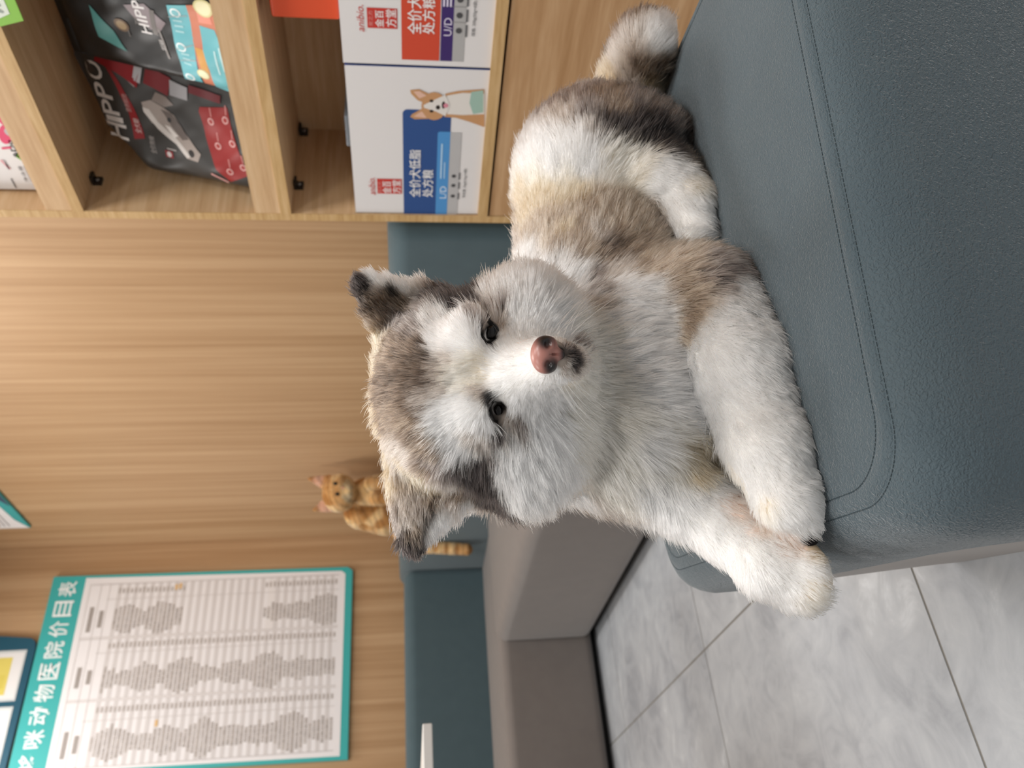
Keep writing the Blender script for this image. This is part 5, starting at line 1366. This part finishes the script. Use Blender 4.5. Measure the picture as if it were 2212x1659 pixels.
hc_ = np.array([0.42, 0.62, 0.73])
grow_fur('fur', V, F, DOG_PRIMS, dog, FUR, 420000, DOG_COAT, DOG_FLOW, DOG_LENGTH, 0.00030, 0.4345, bald, 0.5,
         lambda p: 1.0 + 1.3 * np.exp(-((p - hc_) ** 2).sum(1) / 0.02), openings=[(e, a * 1.02, b * 1.02) for e, (a, b) in zip(EYES, OPEN)])
for e, (a, b) in zip(EYES, OPEN):
    c = np.array(e) - fwd * 0.0035
    o = ball('eye', c + fwd * 0.004, 0.010, eye_mat('dark_brown_eye', '0a0706'), dog, (a * 108, b * 108, 0.9))
    R = np.array([RIGHT, DOWN, FWD])
    rim = MB()
    rim.tube([c + np.array([a * 1.05 * math.cos(q), b * 1.05 * math.sin(q), 0.0030 - 0.001 * abs(math.sin(q))]) @ R for q in np.linspace(0, 2 * math.pi, 33)], 0.0014, paint('120f0f', 0.3), 8)
    rim.build('eyelid', o)
# nose
nc = np.array(NOSE) + fwd * 0.001
R3 = [list(RIGHT), list(DOWN), list(FWD)]
def rel(r, d, f):
    return tuple(nc + np.array([r, d, f]) @ np.array(R3))
npr = [(0.004, 1, ('e', rel(0, -0.003, 0), (0.0150, 0.0105, 0.011), R3)), (0.004, 1, ('e', rel(-0.0085, 0.001, 0.001), (0.0075, 0.0085, 0.009), R3)),
       (0.004, 1, ('e', rel(0.0085, 0.001, 0.001), (0.0075, 0.0085, 0.009), R3)), (0.004, 1, ('e', rel(0, 0.008, 0.002), (0.006, 0.008, 0.007), R3)),
       (0.0025, -1, ('e', rel(-0.0088, 0.0015, -0.0095), (0.0040, 0.0034, 0.0048), R3)), (0.0025, -1, ('e', rel(0.0088, 0.0015, -0.0095), (0.0040, 0.0034, 0.0048), R3)),
       (0.001, -1, ('e', rel(0, 0.008, -0.006), (0.0007, 0.008, 0.004), R3))]
nv, nf = surface_nets(npr, tuple(nc - 0.026), tuple(nc + 0.026), 0.0011)
q = (nv - nc) @ np.array(R3).T
dark = [np.exp(-(((q[:, 0] - a) / c) ** 2 + ((q[:, 1] - b) / d) ** 2) ** 2) for a, b, c, d in ((0.0125, -0.0015, 0.0085, 0.0090), (-0.0110, 0.0045, 0.0088, 0.0068), (0.0, 0.017, 0.012, 0.006))]
pink = 1 - np.clip(np.max(dark, axis=0), 0, 1)[:, None]
ncol = np.array(lin('1b1819')) * (1 - pink) + np.array(lin('b07a70')) * pink
nm = coat_mat('puppy_nose')
nm.node_tree.nodes['Principled BSDF'].inputs['Roughness'].default_value = 0.35
nm.node_tree.nodes['Principled BSDF'].inputs['Specular IOR Level'].default_value = 0.5
o = skin('nose', nv, nf, nm, dog, ncol)
o['label'] = 'pink nose with black nostrils'
wl = []
for sgn in (-1, 1):
    for k in range(8):
        p = np.array(NOSE) + np.array([sgn * (0.018 + 0.004 * (k % 3)), 0.010 + 0.006 * (k // 3), 0.018]) @ np.array(R3)
        d = np.array([sgn * rng.uniform(0.6, 1.0), rng.uniform(0.1, 0.9), rng.uniform(-0.1, 0.3)])
        L = rng.uniform(0.035, 0.06)
        wl.append([p + (d * t * L + np.array([0, 0.35, 0.1]) * L * t * t) @ np.array(R3) for t in np.linspace(0, 1, 6)])
strands('whiskers', wl, 0.00028, FUR, dog, lin('efe6d6'))
ball('paw_pad', np.array(PAD) - fwd * 0.003, 0.0078, paint('1f1c1c', 0.95, 0.1), dog, (0.65, 1.05, 0.7), 'dark bare toe pad')

# ---- the cat
CAT_PRIMS = [
    (0.02, 1, ('e', (1.7761, 3.511, 1.1136), (0.0887, 0.0779, 0.07), [[0.8269, -0.5623, -0.0131],[-0.0832, -0.0993, -0.9916],[0.5562, 0.821, -0.1288]])),
    (0.01, 1, ('e', (1.7575, 3.4625, 1.0738), (0.0364, 0.0278, 0.022), [[0.8269, -0.5623, -0.0131],[-0.0832, -0.0993, -0.9916],[0.5562, 0.821, -0.1288]])),
    (0.03, 1, ('c', (1.8036, 3.559, 0.9947), (1.8146, 3.5553, 0.8637), 0.0661, 0.0797)),
    (0.03, 1, ('c', (1.771, 3.7067, 1.0189), (1.7573, 3.7229, 0.9076), 0.0859, 0.0999)),
    (0.015, 1, ('c', (1.7998, 3.4723, 0.9693), (1.794, 3.4553, 0.8361), 0.0303, 0.0238)),
    (0.015, 1, ('c', (1.739, 3.5103, 0.9487), (1.735, 3.4955, 0.8371), 0.0303, 0.0238)),
    (0.012, 1, ('c', (1.6806, 3.7651, 0.8456), (1.5896, 3.7319, 0.7461), 0.0318, 0.0313)),
    (0.01, 1, ('c', (1.5896, 3.7319, 0.7461), (1.5576, 3.7179, 0.5181), 0.0313, 0.0268)),
    (0.008, 1, ('f', (1.827, 3.5082, 1.1599), (1.8529, 3.5055, 1.2545), (0.0522, -0.0355, -0.0008), 0.042, 0.006, 0.008, 0.0)),
    (0.008, 1, ('f', (1.7475, 3.5616, 1.1569), (1.7288, 3.5865, 1.2349), (-0.0486, 0.033, 0.0008), 0.042, 0.006, 0.008, 0.0)),
]
cv = np.array([p[:3] for p in CAT_COAT])
cat = thing('cat', 'ginger tabby cat sitting on the sofa back in the corner', 'cat', (1.76, 3.70, 0.845))
V2, F2 = surface_nets(CAT_PRIMS, cv.min(0) - 0.2, cv.max(0) + 0.2, 0.006)
skin('body', V2, F2, coat_mat('cat_skin'), cat, coat_at(V2, CAT_COAT))
cflow = [(*p, 0, 0, -1) for p in cv[::6]]
clen = [(*p, 0.05, 0.009) for p in cv[::6]]
CE = [(1.788, 3.4397, 1.1256), (1.7429, 3.4541, 1.1167)]
grow_fur('fur', V2, F2, CAT_PRIMS, cat, fur_mat('cat_fur'), 50000, CAT_COAT, cflow, clen, 0.0006, 0.30, [(e, 0.010) for e in CE], 0.5)
for e in CE:
    ball('eye', e, 0.0105, eye_mat('dark_cat_eye', '17120a'), cat, (0.9, 1.1, 0.9), seg=14)
ball('nose', (1.766, 3.4407, 1.0914), 0.007, paint('c58b78', 0.5), cat, (1, 0.8, 0.8), seg=12)
